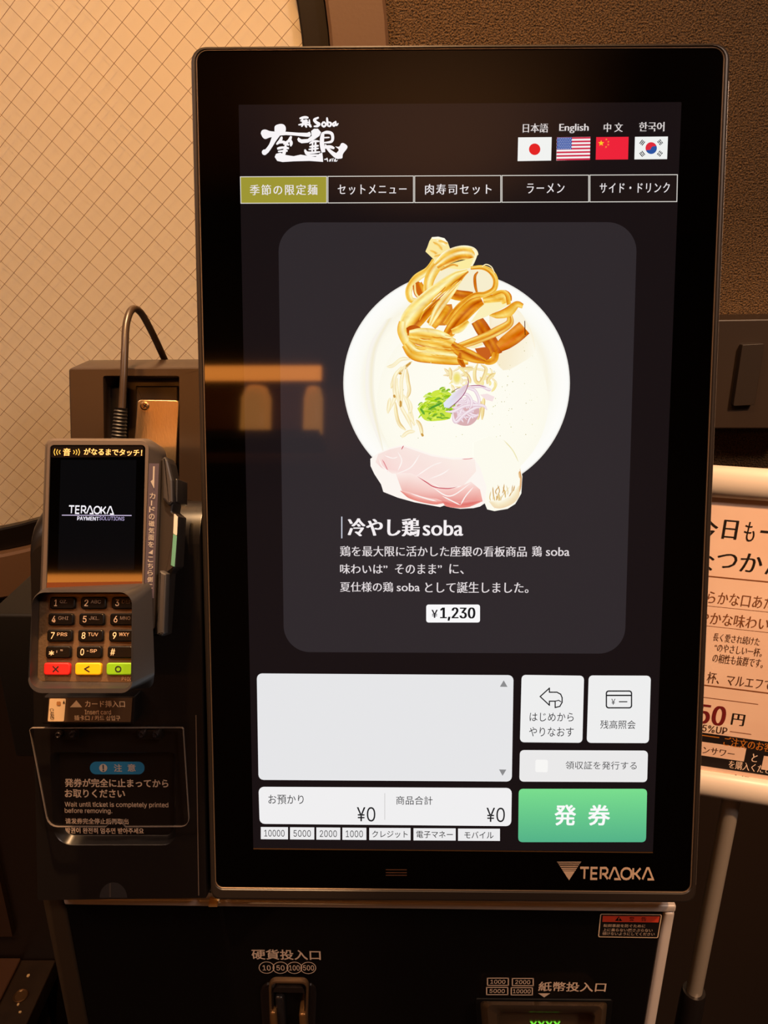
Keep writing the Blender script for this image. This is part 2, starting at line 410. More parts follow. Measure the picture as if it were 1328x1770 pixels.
box('wall_back', (-1.75, -1.8, 0), (1.75, -1.75, 2.7), PAINT, kind='structure')
box('floor', (-1.75, -1.8, -.05), (1.75, WALLY+.12, 0), FLOOR, kind='structure')
box('ceiling', (-1.75, -1.8, 2.7), (1.75, WALLY+.12, 2.75), mat('ceiling_paint', (176,150,124), .6), kind='structure')
# round wired-glass window
win = bpy.data.objects.new('window_1', None); COL.objects.link(win); win['kind'] = 'structure'; win.location = (cw[0], WALLY, cw[1]); ROOT['window_1'] = np.array([cw[0], WALLY, cw[1]])
def ann(name, r0, r1, y0, y1, m, parent, bev=.001):
    prof = [(r0, y1), (r0, y0+bev), (r0+bev, y0), (r1-bev, y0), (r1, y0+bev), (r1, y1)]
    V = []; Fc = []; seg = 128
    for r, y in prof: V += [(cw[0]+r*math.cos(2*math.pi*i/seg), y, cw[1]+r*math.sin(2*math.pi*i/seg)) for i in range(seg)]
    for k in range(len(prof)):
        for i in range(seg): j = (i+1)%seg; k2 = (k+1)%len(prof); Fc.append((k*seg+i, k*seg+j, k2*seg+j, k2*seg+i))
    return fix(mk(name, V, Fc, m, parent, True))
ann('frame_ring', .483, .511, WALLY+.004, WALLY+.06, mat('black_steel', (26,20,16), .35, .3), win, .002)
ann('trim_ring', .511, .568, WALLY-.012, WALLY+.05, PAINT, win, .003)
PANE = mat('frosted_pane', (222,210,192), .55, bump=(1500, .05, .0001))
def disc(name, r, y, m, parent, seg=128):
    return mk(name, [(cw[0]+r*math.cos(2*math.pi*i/seg), y, cw[1]+r*math.sin(2*math.pi*i/seg)) for i in range(seg)], [tuple(range(seg))], m, parent)
disc('frosted_backing', .485, WALLY+.018, PANE, win)
V = []; Fc = []
pitch = .0169; r_ = .484
for fam in (0, 1):
    a = math.radians(44 if fam == 0 else -45); d = np.array([math.cos(a), math.sin(a)]); q = np.array([-d[1], d[0]])
    for k in range(-32, 33):
        off = k*pitch+.003*fam
        if abs(off) >= r_: continue
        h = math.sqrt(r_**2-off**2); wv = .00024 if fam == 0 else .0002; y = WALLY+(.0105 if fam == 0 else .0125)
        b = len(V)
        for e in (-h, h):
            for (o1, o2) in ((-wv, 0), (0, -wv), (wv, 0), (0, wv)):
                p = d*e+q*(off+o1); V.append((cw[0]+p[0], y+o2, cw[1]+p[1]))
        Fc += [(b+i, b+(i+1)%4, b+4+(i+1)%4, b+4+i) for i in range(4)]
mk('wire_mesh', V, Fc, mat('mesh_wire', (128,88,52), .5, .2), win, kind='stuff')
disc('glass_pane', .484, WALLY+.009, glassmat('window_glass', (.97,.97,.95), .25, 1.45), win)

# wall box at the right
bt = thing('wall_box', 'dark brown box on the textured wall beside the touchscreen', 'box', WL.P(*WL.uv(1330, 650), .05))
WB = Frame([0, WALLY-.055, 0], [1,0,0], [0,0,1], [0,-1,0])
BOXM = mat('brown_box', (38,26,17), .5)
slab('housing', WB, [(1215,553),(1420,550),(1412,741),(1212,741)], 6, -.052, 0, BOXM, bt, bev=.0015)
slab('cover_plate', WB, [(1284,596),(1322,594),(1305,700),(1268,702)], 2, 0, .007, mat('brown_plate', (30,20,13), .5), bt, bev=.0004)

# ================================================================== POSTER STAND
ya = math.radians(14)
Q0 = WB.o*0 + EYE + ray(1270, 1100)*(.62/ray(1270, 1100)[1])
Q = Frame(Q0, [math.cos(ya), -math.sin(ya), 0], [0,0,1], [-math.sin(ya), -math.cos(ya), 0])
ps = thing('poster_stand', 'white framed peach drink poster on a steel pole stand beside the machine', 'sign', (Q0[0], Q0[1], 0))
WHITE = mat('white_plastic', (216,206,198), .4)
def qbar(name, y0, y1, rr, m):
    va = Q.uv(1270, y0, .008)[1]; vb = Q.uv(1270, y1, .008)[1]; cv = (va+vb)/2; rv = abs(va-vb)/2; u0 = Q.uv(1150, 1100)[0]; u1 = Q.uv(1500, 1100)[0]
    V = []; Fc = []; sg = 20
    for u in (u0, u0+.002, u1-.002, u1):
        s_ = .9 if u in (u0, u1) else 1
        V += [Q.P(u, cv+rv*s_*math.sin(2*math.pi*i/sg), .001+rr*s_*math.cos(2*math.pi*i/sg)) for i in range(sg)]
    for k in range(3): Fc += [(k*sg+i, k*sg+(i+1)%sg, (k+1)*sg+(i+1)%sg, (k+1)*sg+i) for i in range(sg)]
    Fc += [tuple(range(sg)), tuple(range(3*sg, 4*sg))]
    return fix(mk(name, V, Fc, m, ps, True))
qbar('top_rail', 810, 866, .009, WHITE)
qbar('bottom_rail', 1348, 1391, .009, WHITE)
u0 = Q.uv(1155, 1100)[0]; u1 = Q.uv(1495, 1100)[0]; vt = Q.uv(1270, 850)[1]; vb = Q.uv(1270, 1365)[1]
PAPER = mat('poster_paper', (238,206,190), .6, noise=(14, (232,198,180), (243,214,198)))
def qplate(name, u0, u1, v0, v1, n0, n1, m, parent):
    V = [Q.P(u, v, n) for n in (n0, n1) for u, v in ((u0,v0),(u1,v0),(u1,v1),(u0,v1))]
    return fix(mk(name, V, [(3,2,1,0),(4,5,6,7),(0,1,5,4),(1,2,6,5),(2,3,7,6),(3,0,4,7)], m, parent))
qplate('back_board', u0, u1, vb, vt, -.004, -.0006, WHITE, ps)
paper = qplate('poster_sheet', u0, u1, vb, vt, -.0004, 0, PAPER, ps)
INK = ink((30,22,18)); BRN = ink((128,78,46)); ORG = ink((196,120,40)); RED = ink((112,26,30)); PBLACK = ink((26,18,18)); PLT = ink((238,214,198))
def qt(s, x0, y0, x1, y1, m, serif=.03, bold=0, n=.0003): return text(Q, s, x0, y0, x1, y1, n, m, paper, bold, serif)
def qband(x0, x1, y0, y1, m, n=.00015, name='printed_band'):
    xm = 1270; ym = (y0+y1)/2; a = Q.uv(x0, ym, n)[0]; b = Q.uv(x1, ym, n)[0]; c = Q.uv(xm, y0, n)[1]; d = Q.uv(xm, y1, n)[1]
    return mk(name, [Q.P(a,d,n), Q.P(b,d,n), Q.P(b,c,n), Q.P(a,c,n)], [(0,1,2,3)], m, paper)
qt('今', 1200, 894, 1242, 934, INK, .02); qt('日', 1250, 899, 1276, 932, INK, .03); qt('も', 1287, 902, 1306, 936, INK, .02); qt('一', 1315, 918, 1350, 922, INK, .0)
qt('な', 1201, 954, 1235, 988, INK, .02); qt('つ', 1240, 957, 1275, 982, INK, .02); qt('か', 1280, 957, 1319, 989, INK, .02); qt('ん', 1325, 960, 1362, 994, INK, .02)
for s_, x0, y0, x1, y1 in (('らかな口あたり', 1223, 1028, 1358, 1049), ('やかな味わい。', 1207, 1062, 1340, 1084)): qt(s_, x0, y0, x1, y1, BRN, .015)
for s_, x0, y0, x1, y1 in (('長く愛され続けた', 1233, 1098, 1315, 1112), ('“のやさしい一杯。', 1235, 1116, 1319, 1131), ('の相性も抜群です。', 1232, 1134, 1321, 1150), ('杯、マルエフで、', 1222, 1168, 1345, 1188)): qt(s_, x0, y0, x1, y1, ink((92,58,38)), .015)
for y_, x0, x1 in ((1000.5, 1150, 1490), (1188+3, 1150, 1490)): qband(x0, x1, y_-1.2, y_+1.0, BRN, name='rule_line')
for y_ in (1052, 1087): qband(1150, 1490, y_-.4, y_+.4, BRN, name='rule_line')
qband(1150, 1312, 1211.6, 1212.8, BRN, name='rule_line'); qband(1262, 1300, 1264.8, 1266, BRN, name='rule_line')
qt('850', 1180, 1217, 1256, 1251, RED, .05); qt('円', 1265, 1234, 1288, 1254, INK, .03)
qband(1150, 1262, 1253, 1271, PLT, name='printed_label'); qt('5%UP', 1214, 1255, 1258, 1267, ink((70,44,34)), .03)
qband(1150, 1490, 1274, 1332, PBLACK)
qt('ご注文のお客様へ', 1250, 1281, 1366, 1297, ORG, .025); qband(1150, 1243, 1278, 1279.6, ORG, .0002, 'rule_line')
qband(1150, 1289, 1290, 1314, PAPER, .0002, 'printed_label'); qband(1320, 1420, 1299, 1323, PAPER, .0002, 'printed_label')
qt('ンサワー', 1215, 1294, 1271, 1306, ink((70,44,34)), .02, n=.0004); qt('と', 1300, 1303, 1310, 1317, PLT, .03); qt('を購入ください', 1259, 1320, 1348, 1334, PLT, .025)
qt('鶏soba', 1219, 1335, 1257, 1347, ink((60,40,30)), .03, n=.0005); qt('座銀', 1262, 1340, 1295, 1355, ink((60,40,30)), .03, n=.0005); qt('神楽坂', 1303, 1348, 1345, 1358, ink((60,40,30)), .02, n=.0005)
pp = Q.P(*Q.uv(1262, 1395, -.016), -.016)
STEEL = mat('pole_steel', (190,180,172), .3, .6)
prad = 17.5*.66/F
lathe('pole', [(prad, -1.0), (prad, .02)], (pp[0], pp[1], pp[2]), STEEL, ps)
zc = EYE[2] + (ray(1195, 1712)*(pp[1]/ray(1195, 1712)[1]))[2]
lathe('collar', [(prad*1.05, zc-.12), (prad*1.6, zc-.12), (prad*1.55, zc-.02), (prad*1.5, zc-.004), (prad*1.4, zc), (prad*1.05, zc)], (pp[0], pp[1], 0), mat('black_collar', (24,20,20), .3), ps)
lathe('foot', [(.16, .0), (.16, .012), (.03, .03), (.02, .06)], (pp[0], pp[1], 0), DARKP, ps)

# ================================================================== TICKET MACHINE
tm = thing('ticket_machine', 'tall black ticket machine with a lit noodle menu touchscreen', 'ticket machine', (PF.o[0], PF.o[1], 0))
oB = [(328.5,79),(1265,72.5),(1204,1562),(364,1556)]
iB = [(338.5,86),(1254,81),(1195,1544),(372,1536)]
ring('bezel', S, oB, iB, [26,28,20,16], [20,20,16,14], -.03, .0012, .0018, BEZEL, tm)
slab('front_glass', S, [(337,85),(1256,80),(1197,1546),(370,1538)], 18, -.029, 0, BLACKGLASS, tm, bev=.0002)
flat('side_strip', S, [(1258.8,140),(1260.2,140),(1203.6,1530),(1202.2,1530)], 0, .0003, mat('strip_silver', (210,196,184), .3, .7), tm)
ring('inner_lip', S, iB, [(a_[0]+(1.6 if a_[0] < 700 else -1.6), a_[1]+(1.6 if a_[1] < 700 else -1.6)) for a_ in iB], [20,20,16,14], [18,18,14,12], -.001, .0008, .0003, mat('lip_grey', (120,98,78), .35, .3), tm)
edge = mat('edge_line', (190,150,110), .25, .9)
disp = flat('display', S, [(412.5,181),(1178.5,176.5),(1129,1472),(438,1466)], 1, .0002, lit((25,18,19)), tm)
n1 = .0004
a, b_ = S.uv(438, 1467, n1), S.uv(1129, 1474, n1)
flat('lower_edge_strip', S, [(438,1466),(1129,1472.6),(1129,1474.6),(438,1468)], 0, n1, mat('gold_strip', (120,88,56), .3, .6), tm)
# menu card
card = flat('menu_card', S, [(481,384.5),(1102,384),(1080,1130),(491,1127)], [50,50,46,46], n1, lit((47,41,44)), disp, seg=12)
def dtext(s, x0, y0, x1, y1, c=(236,230,232), bold=0, serif=.03, spacing=1, n=.0009): return text(S, s, x0, y0, x1, y1, n, lit(c), disp, bold, serif, spacing)
# tabs
tabx = [(415,565.5),(566.5,715.5),(716.5,866.5),(867.5,1018.5),(1019.5,1172)]
for i, ((x0, x1), s_, tb) in enumerate(zip(tabx, ['季節の限定麺','セットメニュー','肉寿司セット','ラーメン','サイド・ドリンク'], [(432,319,549,337),(584,319,703,336),(735,318,850,336),(911,317,976,334),(1037,316,1158,333)])):
    y0 = 305-(x0-415)*.005; y1 = 352-(x0-415)*.004; bw = 5 if i == 4 else 0
    q = [(x0, y0), (x1, y0-.7), (x1-(1 if i==4 else 0), y1-.6), (x0+(1 if i==0 else 0), y1)]
    tab = flat('menu_tab', S, q, 0, n1, lit((158,150,52) if i == 0 else (30,21,20)), disp)
    ringflat('tab_border', S, q, 0, .00024, .0007, lit((226,222,214)), disp)
    dtext(s_, *tb, bold=.004, serif=.018, spacing=1.22)
# languages
for s_, bx in (('日本語', (904,213.5,948,229)), ('English', (967,214,1018,230)), ('中 文', (1044,212.5,1077,228)), ('한국어', (1105,211,1149,227))): dtext(s_, *bx, c=(222,214,212), serif=.03)
def flag(q, c): return flat('language_flag', S, q, 0, n1, lit(c), disp)
flag([(896,237.5),(954,237),(953,277.5),(895,278.5)], (240,242,240))
flag([(963,237.5),(1021,236.5),(1020,276),(962,277.5)], (244,240,240))
flag([(1031,237),(1087,236.5),(1086,275.5),(1030,276)], (238,36,58))
flag([(1098,236.5),(1155,236),(1153.5,275),(1097,275.5)], (240,242,240))
pen = Pen(S, .0006)
pen.disc(924.5, 258, 9.8, 10, [(0,(226,30,34)),(1,(226,30,34))], 32)
for k in range(0, 13, 2):
    y = 237+k*3.06; pen.poly([(963-k*.06, y+.6), (1021-k*.06, y-.4), (1021-k*.06-.1, y+2.6), (963-k*.06-.1, y+3.6)], (206,44,74))
pen.poly([(963.3,237.8),(989,237.4),(988.4,258.2),(962.8,258.6)], (48,80,160))
for r_ in range(7):
    for c_ in range(8): 
        x = 965.2+c_*3.0+(1.5 if r_ % 2 else 0); y = 239.4+r_*2.9
        if x < 988.2: pen.poly([(x+.85*math.cos(a), y+.85*math.sin(a)) for a in (0,1.57,3.14,4.71)], (220,228,244))
def star(cx, cy, r, c, rot_=0): pen.poly([(cx+(r if i%2==0 else r*.4)*math.sin(rot_+i*math.pi/5), cy-(r if i%2==0 else r*.4)*math.cos(rot_+i*math.pi/5)) for i in range(10)], c)
star(1039.5, 247.5, 5.4, (252,204,40))
for x, y in ((1048.5,241),(1052,245),(1051.8,250),(1048,254)): star(x, y, 2.0, (250,150,60), .4)
pen.disc(1126, 256, 9.8, 10.2, [(0,(44,84,160)),(1,(44,84,160))], 36)
pen.poly([(1126+9.8*math.cos(a), 256+10.2*math.sin(a)) for a in [math.radians(155)+math.radians(9)*k for k in range(21)]], (222,44,60))
pen.disc(1121.6, 254.2, 4.9, 5.1, [(0,(222,44,60)),(1,(222,44,60))], 24); pen.disc(1130.4, 257.8, 4.9, 5.1, [(0,(44,84,160)),(1,(44,84,160))], 24)
for cx, cy, sx, br in ((1110.5,246.5,1,(0,0,0)), (1141.5,246,-1,(1,0,1)), (1110.5,266,-1,(0,1,0)), (1141,265.5,1,(1,1,1))):
    d = np.array([.62*sx, -.78]); d /= np.linalg.norm(d); q = np.array([-d[1], d[0]])
    for k in (-1, 0, 1):
        c0 = np.array([cx, cy])+q*k*2.6
        for (s0, s1) in (((-4.2, -.5), (.5, 4.2)) if br[k+1] else ((-4.2, 4.2),)):
            pen.poly([tuple(c0+d*s0-q*.75), tuple(c0+d*s1-q*.75), tuple(c0+d*s1+q*.75), tuple(c0+d*s0+q*.75)], (44,44,50))
pen.make('flag_emblem', ART, disp)
# brush-written logo, strokes read off at 7.38x from (440,190)
lg = Pen(S, .0006, lambda x, y: (440+x/7.378, 190+y/7.378), 3e-6); WH = (248,244,246)
def br(pts, wd=30, tp=(.6, .6)): lg.strip(pts, wd, [WH, WH], 6, taper=tp)
lg.poly([(255,270),(262,205),(320,180),(370,185),(398,220),(392,280),(330,320)], WH, True)
lg.poly([(80,300),(95,262),(140,250),(200,270),(300,285),(300,335),(200,350),(140,370),(105,350)], WH, True)
lg.poly([(280,275),(400,278),(560,290),(670,292),(705,278),(722,310),(708,342),(660,342),(500,325),(400,320),(280,330)], WH)
br([(290,300,90),(250,370,70),(210,450,52),(160,520,56),(120,555,60)], 60, (1,.7)); lg.disc(128, 540, 34, 36, [(0,WH),(1,WH)], 20)
br([(350,340,30),(330,390,40),(280,440,30)], 34); br([(300,420,26),(370,410,36),(440,450,34)], 30); br([(470,335,36),(440,390,36),(370,440,26)], 30); br([(455,370,24),(468,420,40),(462,465,22)])
br([(290,495,40),(360,480,30),(440,490,34)], 30); br([(400,440,34),(385,520,40),(370,580,44)], 36); br([(300,530,26),(400,520,24),(420,530,20)], 24)
lg.poly([(258,600),(275,560),(330,545),(400,575),(500,590),(590,570),(700,590),(780,600),(830,555),(865,545),(872,600),(876,662),(700,650),(500,655),(360,664),(290,650)], WH)
lg.poly([(545,375),(560,350),(600,375),(680,370),(730,330),(722,270),(760,240),(810,240),(850,285),(830,330),(760,380),(680,418),(600,425),(560,405)], WH)
br([(745,385,20),(740,460,20),(735,540,22)], 20); br([(700,430,22),(760,400,28),(830,400,22)], 22); br([(700,470,24),(820,455,28)], 24); br([(690,505,22),(820,490,24)], 22); br([(780,400,26),(775,540,26)]); br([(640,505,30),(680,545,30),(840,535,26)], 26); br([(640,520,30),(690,575,30),(830,575,26)], 26)
br([(870,300,50),(860,420,56),(880,540,60)], 54, (.8,.8)); br([(860,300,40),(930,285,40),(990,310,40),(985,400,34),(870,420,24)], 40); br([(880,355,18),(960,350,18)]); br([(880,480,40),(960,470,40),(1020,490,36)], 36); br([(900,440,30),(960,520,40),(1050,590,60),(1100,600,40)], 40)
lg.poly([(1030,465),(1080,468),(1110,425),(1150,430),(1187,475),(1130,560),(1118,615),(1060,615),(1040,560),(1075,510)], WH, True)
br([(575,110,30),(640,95,34),(690,100,28)], 28); br([(600,95,24),(620,170,26),(600,215,22)], 22); br([(585,140,20),(680,135,24)], 22); br([(560,190,22),(640,180,24),(725,195,20)], 20); br([(660,120,30),(650,180,30),(665,225,24)], 24); br([(700,120,20),(705,200,24),(730,215,24)], 22); br([(620,150,24),(690,160,24)])
br([(820,95,34),(765,125,36),(790,160,40),(825,180,36),(800,205,34),(755,210,26)], 34); br([(885,150,24),(860,185,24),(885,212,26),(912,185,24),(885,150,22)], 24, (1,1)); br([(925,95,26),(935,200,30)], 26); br([(935,150,20),(975,170,26),(965,205,24),(930,205,20)]); br([(1030,150,22),(1000,180,24),(1015,205,22),(1040,165,20)]); br([(1035,140,22),(1042,195,24),(1072,170,16)], 20)
br([(890,632,14),(930,625,14)], 12); br([(925,610,12),(935,660,14)], 12); br([(965,625,12),(960,655,14),(985,620,12)], 12); br([(990,660,10),(1005,615,14)], 12); br([(1015,660,12),(1030,625,14),(1035,655,12),(1062,640,10)], 14)
lg.make('restaurant_logo', ART, disp)

# ---------------------------------------------------------- picture of the dish
bp = Pen(S, .0006, dn=5e-6)
bp.disc(789.5, 662, 196, 192.5, [(0,(253,252,244)),(.5,(253,252,243)),(.74,(253,251,238)),(.80,(249,245,228)),(.86,(252,251,243)),(.94,(254,253,249)),(.985,(252,252,249)),(1,(220,216,210))], 120)
# shading of the deep rim in the picture
for k in range(14):
    f = k/13; bp.strip([(668-12*f+24*.5,548+4*f),(641-10*f+10,600),(634-10*f+10,662),(640-8*f+10,720),(664,786)], 5, [(int(244+8*abs(f-.45)),int(237+14*abs(f-.45)),int(212+44*abs(f-.45)))]*2, 8, taper=(.1,.1))
bp.disc(800, 695, 148, 150, [(0,(254,253,242)),(.6,(254,252,240)),(.9,(253,251,238)),(1,(252,250,236))], 64)
bp.poly([(845,520),(890,530),(918,570),(925,610),(905,625),(870,640),(850,600)], [(253,249,234),(250,242,220),(250,240,214),(253,250,236),(251,244,222),(248,236,206),(248,234,200)], True, 3)
def z2(p): return [(680+a[0]/5.533, 400+a[1]/5.533, *((a[2]/5.533,) if len(a) > 2 else ())) for a in p]
def rib(pts, wd, cols, st=28, seed=0, tp=(.9,.9)):
    wf = 1.35 if wd > 25 else 1
    pts = [(p[0], p[1], p[2]*wf) if len(p) > 2 else p for p in pts]; wd *= wf
    bp.strip(z2(pts), wd/5.533, cols, 7, streak=st, seed=seed, taper=tp)
def pol(pts, c, sm=True): bp.poly([(680+a/5.533, 400+b/5.533) for a, b in pts], c, sm, 4)
G1, G2, G3, G4, G5 = (252,240,180), (248,214,110), (240,178,50), (220,128,20), (188,84,12)
pol([(440,345),(600,330),(760,330),(900,360),(970,450),(960,560),(850,600),(620,600),(420,590),(380,500)], (247,238,206))
rib([(560,600),(650,615),(760,625)], 75, [G5,G4,G5,G4,G3], 20, 1)
rib([(810,385,14),(782,430,26),(785,520,28),(805,600,18)], 22, [G5,G4,G5], 10, 2)
pol([(470,700),(560,695),(575,770),(520,830),(500,900),(350,900),(360,830),(430,760)], (216,130,40), False)
rib([(500,700),(440,800),(360,900)], 90, [G4,G3,(226,140,40),G4,G3], 30, 3)
rib([(800,850),(870,960),(950,1090),(985,1180)], 100, [G5,(196,92,20),G4,G5,G4,(170,70,10)], 22, 4)
rib([(985,1160,50),(960,1230,50),(890,1245,40),(830,1180,30)], 50, [G3,G4,G3], 20, 5)
pol([(780,1120),(900,1110),(930,1190),(890,1230),(820,1190)], (200,96,30))
rib([(1255,920,110),(1150,1010,110),(1010,1110,90)], 110, [G5,G4,(222,110,20),G4,(236,150,50),G4], 24, 6, (1,.8))
rib([(1258,855,8),(1262,990,8)], 8, [(90,40,14)]*2, 0)
rib([(1115,800,40),(1110,880,56),(1000,950,66),(850,1020,60),(600,1110,50)], 60, [G4,G2,G4,G3,G2,G4], 22, 7)
pol([(700,1115),(850,1060),(860,1085),(780,1118)], (250,236,180), False)
rib([(1240,715,34),(1180,700,50),(1100,770,70),(1000,800,50),(920,800,30)], 50, [G3,G2,G3,G4], 20, 8, (1,.4))
pol([(740,870),(860,690),(960,640),(1090,630),(1110,700),(980,770),(880,820)], (251,240,186), False)
rib([(860,660,50),(960,640,60),(1060,620,90),(1090,680,80)], 60, [G4,G3,G2,G3,G2], 26, 9)
rib([(950,600,30),(1040,575,24),(1090,610,30),(1108,700,34)], 30, [G2,G3,G4], 18, 10)
rib([(390,270,30),(330,370,46),(220,450,56),(150,560,50),(165,650,44),(240,670,40)], 50, [G2,G1,G2,G3,G2], 16, 11)
pol([(185,520),(245,480),(300,560),(290,640),(240,640),(200,600)], (206,100,16))
rib([(255,490),(290,560),(320,640)], 30, [G4,G3,G4], 20, 12); rib([(205,500),(215,590),(260,650)], 20, [G2,G1,G3], 10, 13)
rib([(330,620,60),(340,480,70),(400,350,80),(480,290,60)], 70, [G2,G3,G1,G2,G3], 24, 14)
pol([(370,55),(430,50),(490,65),(522,105),(550,185),(480,270),(400,290),(385,265),(308,192),(330,140),(345,95)], (251,232,160), False)
for k, (a, b) in enumerate(((( 380,100),(470,180)), ((410,80),(500,140)), ((350,180),(430,240)), ((430,90),(520,120)), ((390,240),(470,230)))): rib([a, ((a[0]+b[0])/2+10, (a[1]+b[1])/2-8), b], 26, [(251,232,160),G3 if k != 1 else (255,248,215),(251,228,150)], 12, 20+k, (.2,.2))
pol([(370,55),(430,50),(490,65),(522,105),(500,100),(440,70),(372,72)], (255,252,232), False)
rib([(410,330,60),(520,250,96),(640,205,100),(740,210,96),(785,250,70)], 100, [(255,250,220),G2,G3,G1,G3,G4,G2], 26, 15)
pol([(480,330),(620,290),(770,250),(775,300),(740,350),(640,365),(520,350)], (252,236,160), False)
rib([(450,370),(560,320),(620,330)], 24, [G2,G4,G2], 20, 16)
pol([(750,165),(790,175),(806,215),(780,290),(745,352),(735,345),(765,270),(780,215)], (255,246,206))
rib([(740,350,26),(850,345,34),(930,380,38),(978,460,38),(965,550,40),(880,600,40),(780,620,50),(680,690,60),(600,780,70),(510,900,70)], 40, [G2,G3,G2,G3,G4,G3], 22, 17)
rib([(850,335,8),(890,315,10),(940,340,10),(970,400,8)], 9, [(252,236,190)]*2, 0, 18)
rib([(850,660,70),(760,710,96),(640,830,96),(540,960,80),(480,1040,40)], 90, [G3,G4,(232,140,24),G5,G4,G3,G4], 26, 19)
rib([(720,860,30),(640,930,50),(560,960,40)], 40, [G1,G2,G3,G2], 24, 21)
rib([(715,375,50),(620,430,84),(480,540,116),(330,680,150),(190,830,160),(110,960,110)], 120, [G3,G4,G5,G3,G2,G1,(252,236,160),G2,G1], 24, 22, (.5,1))
rib([(650,470,20),(540,600,50),(430,740,60),(350,900,34)], 50, [G2,G1,G3,G1,G2], 26, 23, (.5,.7))
rib([(380,640,6),(300,750,14),(250,850,8)], 8, [G3]*2, 10, 24); rib([(500,530,8),(400,640,16),(330,740,8)], 8, [G4]*2, 10, 25)
rib([(85,860,50),(80,960,60),(140,1080,70)], 60, [G2,G1,G2,G3], 18, 26)
rib([(130,960,60),(200,950,80),(280,970,50)], 60, [G5,(196,84,14),G4], 10, 27)
rib([(150,1000,90),(280,1010,130),(430,1040,140),(580,1090,100)], 120, [G2,G1,G2,G3,G2,G3,G2,G4], 26, 28)
rib([(120,1070,80),(210,1160,110),(380,1190,110),(560,1210,100),(720,1220,90)], 100, [G3,G2,G1,G2,G3,G2,G3,G4], 28, 29)
rib([(560,1080,60),(650,1150,80),(760,1200,80),(880,1245,40)], 70, [G4,G3,G5,G4,G3,G4], 24, 30)
rib([(640,1160,20),(640,1230,40),(680,1300,30)], 30, [G4,G5,G4], 16, 31)
rng = random.Random(5)
for k in range(26):      # dark crisped edges and streaks on the fried burdock
    x = rng.uniform(160, 620); y = 1000+rng.uniform(-30, 240)*(.5+x/1200); rib([(x, y), (x+50, y+12), (x+110, y+10)], rng.uniform(4, 10), [(rng.choice([G4,G3,(250,226,140)]))]*2, 8, 40+k, (.1,.1))
for k in range(14):
    t = rng.uniform(0, .7); x = 640-380*t; y = 430+320*t+rng.uniform(-10, 60); rib([(x, y), (x-50, y+44), (x-100, y+92)], rng.uniform(4, 9), [(rng.choice([G3,(246,206,100),(255,246,200)]))]*2, 6, 80+k, (.1,.1))
def z3(p): return [(640+a[0]/5.533, 610+a[1]/5.533, *((a[2]/5.533,) if len(a) > 2 else ())) for a in p]
def nd(pts, wd, cols, st=10, seed=0, tp=(.3,.3)): bp.strip(z3(pts), wd/5.533, cols, 6, streak=st, seed=seed, taper=tp)
N1, N2, N3 = (251,240,204), (242,222,164), (222,182,108)
for k, pts in enumerate([[(400,80),(330,140),(250,200),(215,290),(200,340)], [(300,130),(240,220),(230,330),(235,430),(180,560)], [(330,140),(300,260),(300,380),(300,520)], [(350,150),(360,260),(375,360),(350,440)], [(260,240),(255,340),(270,430),(300,520),(370,650),(400,730)], [(320,400),(360,480),(390,580),(420,700)], [(240,470),(250,580),(280,680),(340,740)], [(390,60),(300,60),(220,120),(160,135)], [(190,430),(180,500),(170,580)], [(440,640),(480,700),(500,800)], [(430,750),(360,760),(300,810)], [(360,430),(390,520),(380,600),(430,690)]]):
    nd(pts, 34, [N2,N1,(252,244,214),N1,N2] if k % 3 else [N3,N2,N1,N2], 12, 100+k)
for a in ((290,455,290,520), (275,200,300,190), (490,770,505,800), (225,400,235,430), (340,130,390,90)): nd([(a[0],a[1]), ((a[0]+a[2])/2+3, (a[1]+a[3])/2), (a[2],a[3])], 24, [N3,(196,140,50),N3], 6)
rng = random.Random(8)
for k in range(34):
    x = rng.uniform(700, 1200); y = rng.uniform(120, 330); a = rng.uniform(0, 3.1); l = rng.uniform(50, 110)
    nd([(x, y), (x+l*.5*math.cos(a)+20, y+l*.5*math.sin(a)), (x+l*math.cos(a), y+l*math.sin(a))], rng.uniform(16, 30), rng.choice([[N2,N1,N2], [N3,N1,N2], [(240,220,120),(250,236,170),N2]]), 8, k)
for k, pts in enumerate([[(760,140),(770,200),(770,260)], [(1030,100),(1000,180),(1010,270),(1060,280),(1110,160),(1060,110)], [(880,150),(990,150)], [(1090,420),(1080,520),(1070,640)], [(1120,300),(1140,240),(1200,190)], [(900,180),(940,230),(960,290)], [(1060,460),(1040,560),(1030,640)]]): nd(pts, 34, [N3,(248,232,170),N2], 8, 150+k)
bp.disc(640+830/5.533, 610+240/5.533, 8.5, 12, [(0,(238,222,110)),(.5,(240,226,130)),(1,(252,246,214))], 28)
# greens
bp.poly([(640+a/5.533, 610+b/5.533) for a, b in [(450,530),(540,460),(600,370),(700,355),(780,400),(760,500),(770,620),(640,650),(520,640)]], (206,230,70), True, 4)
greens = [(196,226,40),(166,214,20),(220,240,90),(140,190,30),(232,246,140),(96,160,60)]
for k in range(170):
    x = rng.gauss(640, 95); y = 505+rng.gauss(0, 62)-(x-640)*.28
    if not (455 < x < 790 and 350 < y < 660): continue
    a = rng.uniform(-.8, .5); l = rng.uniform(40, 90)
    nd([(x, y), (x+l*.5*math.cos(a), y+l*.5*math.sin(a)-8), (x+l*math.cos(a), y+l*math.sin(a))], rng.uniform(12, 30), [rng.choice(greens), rng.choice(greens), rng.choice(greens)], 10, k)
nd([(560,540),(620,510),(690,480)], 20, [(96,170,50),(60,140,40),(120,190,60)], 8)
nd([(480,530),(500,560),(520,590)], 24, [(120,190,50),(80,150,50),(150,210,60)], 8)
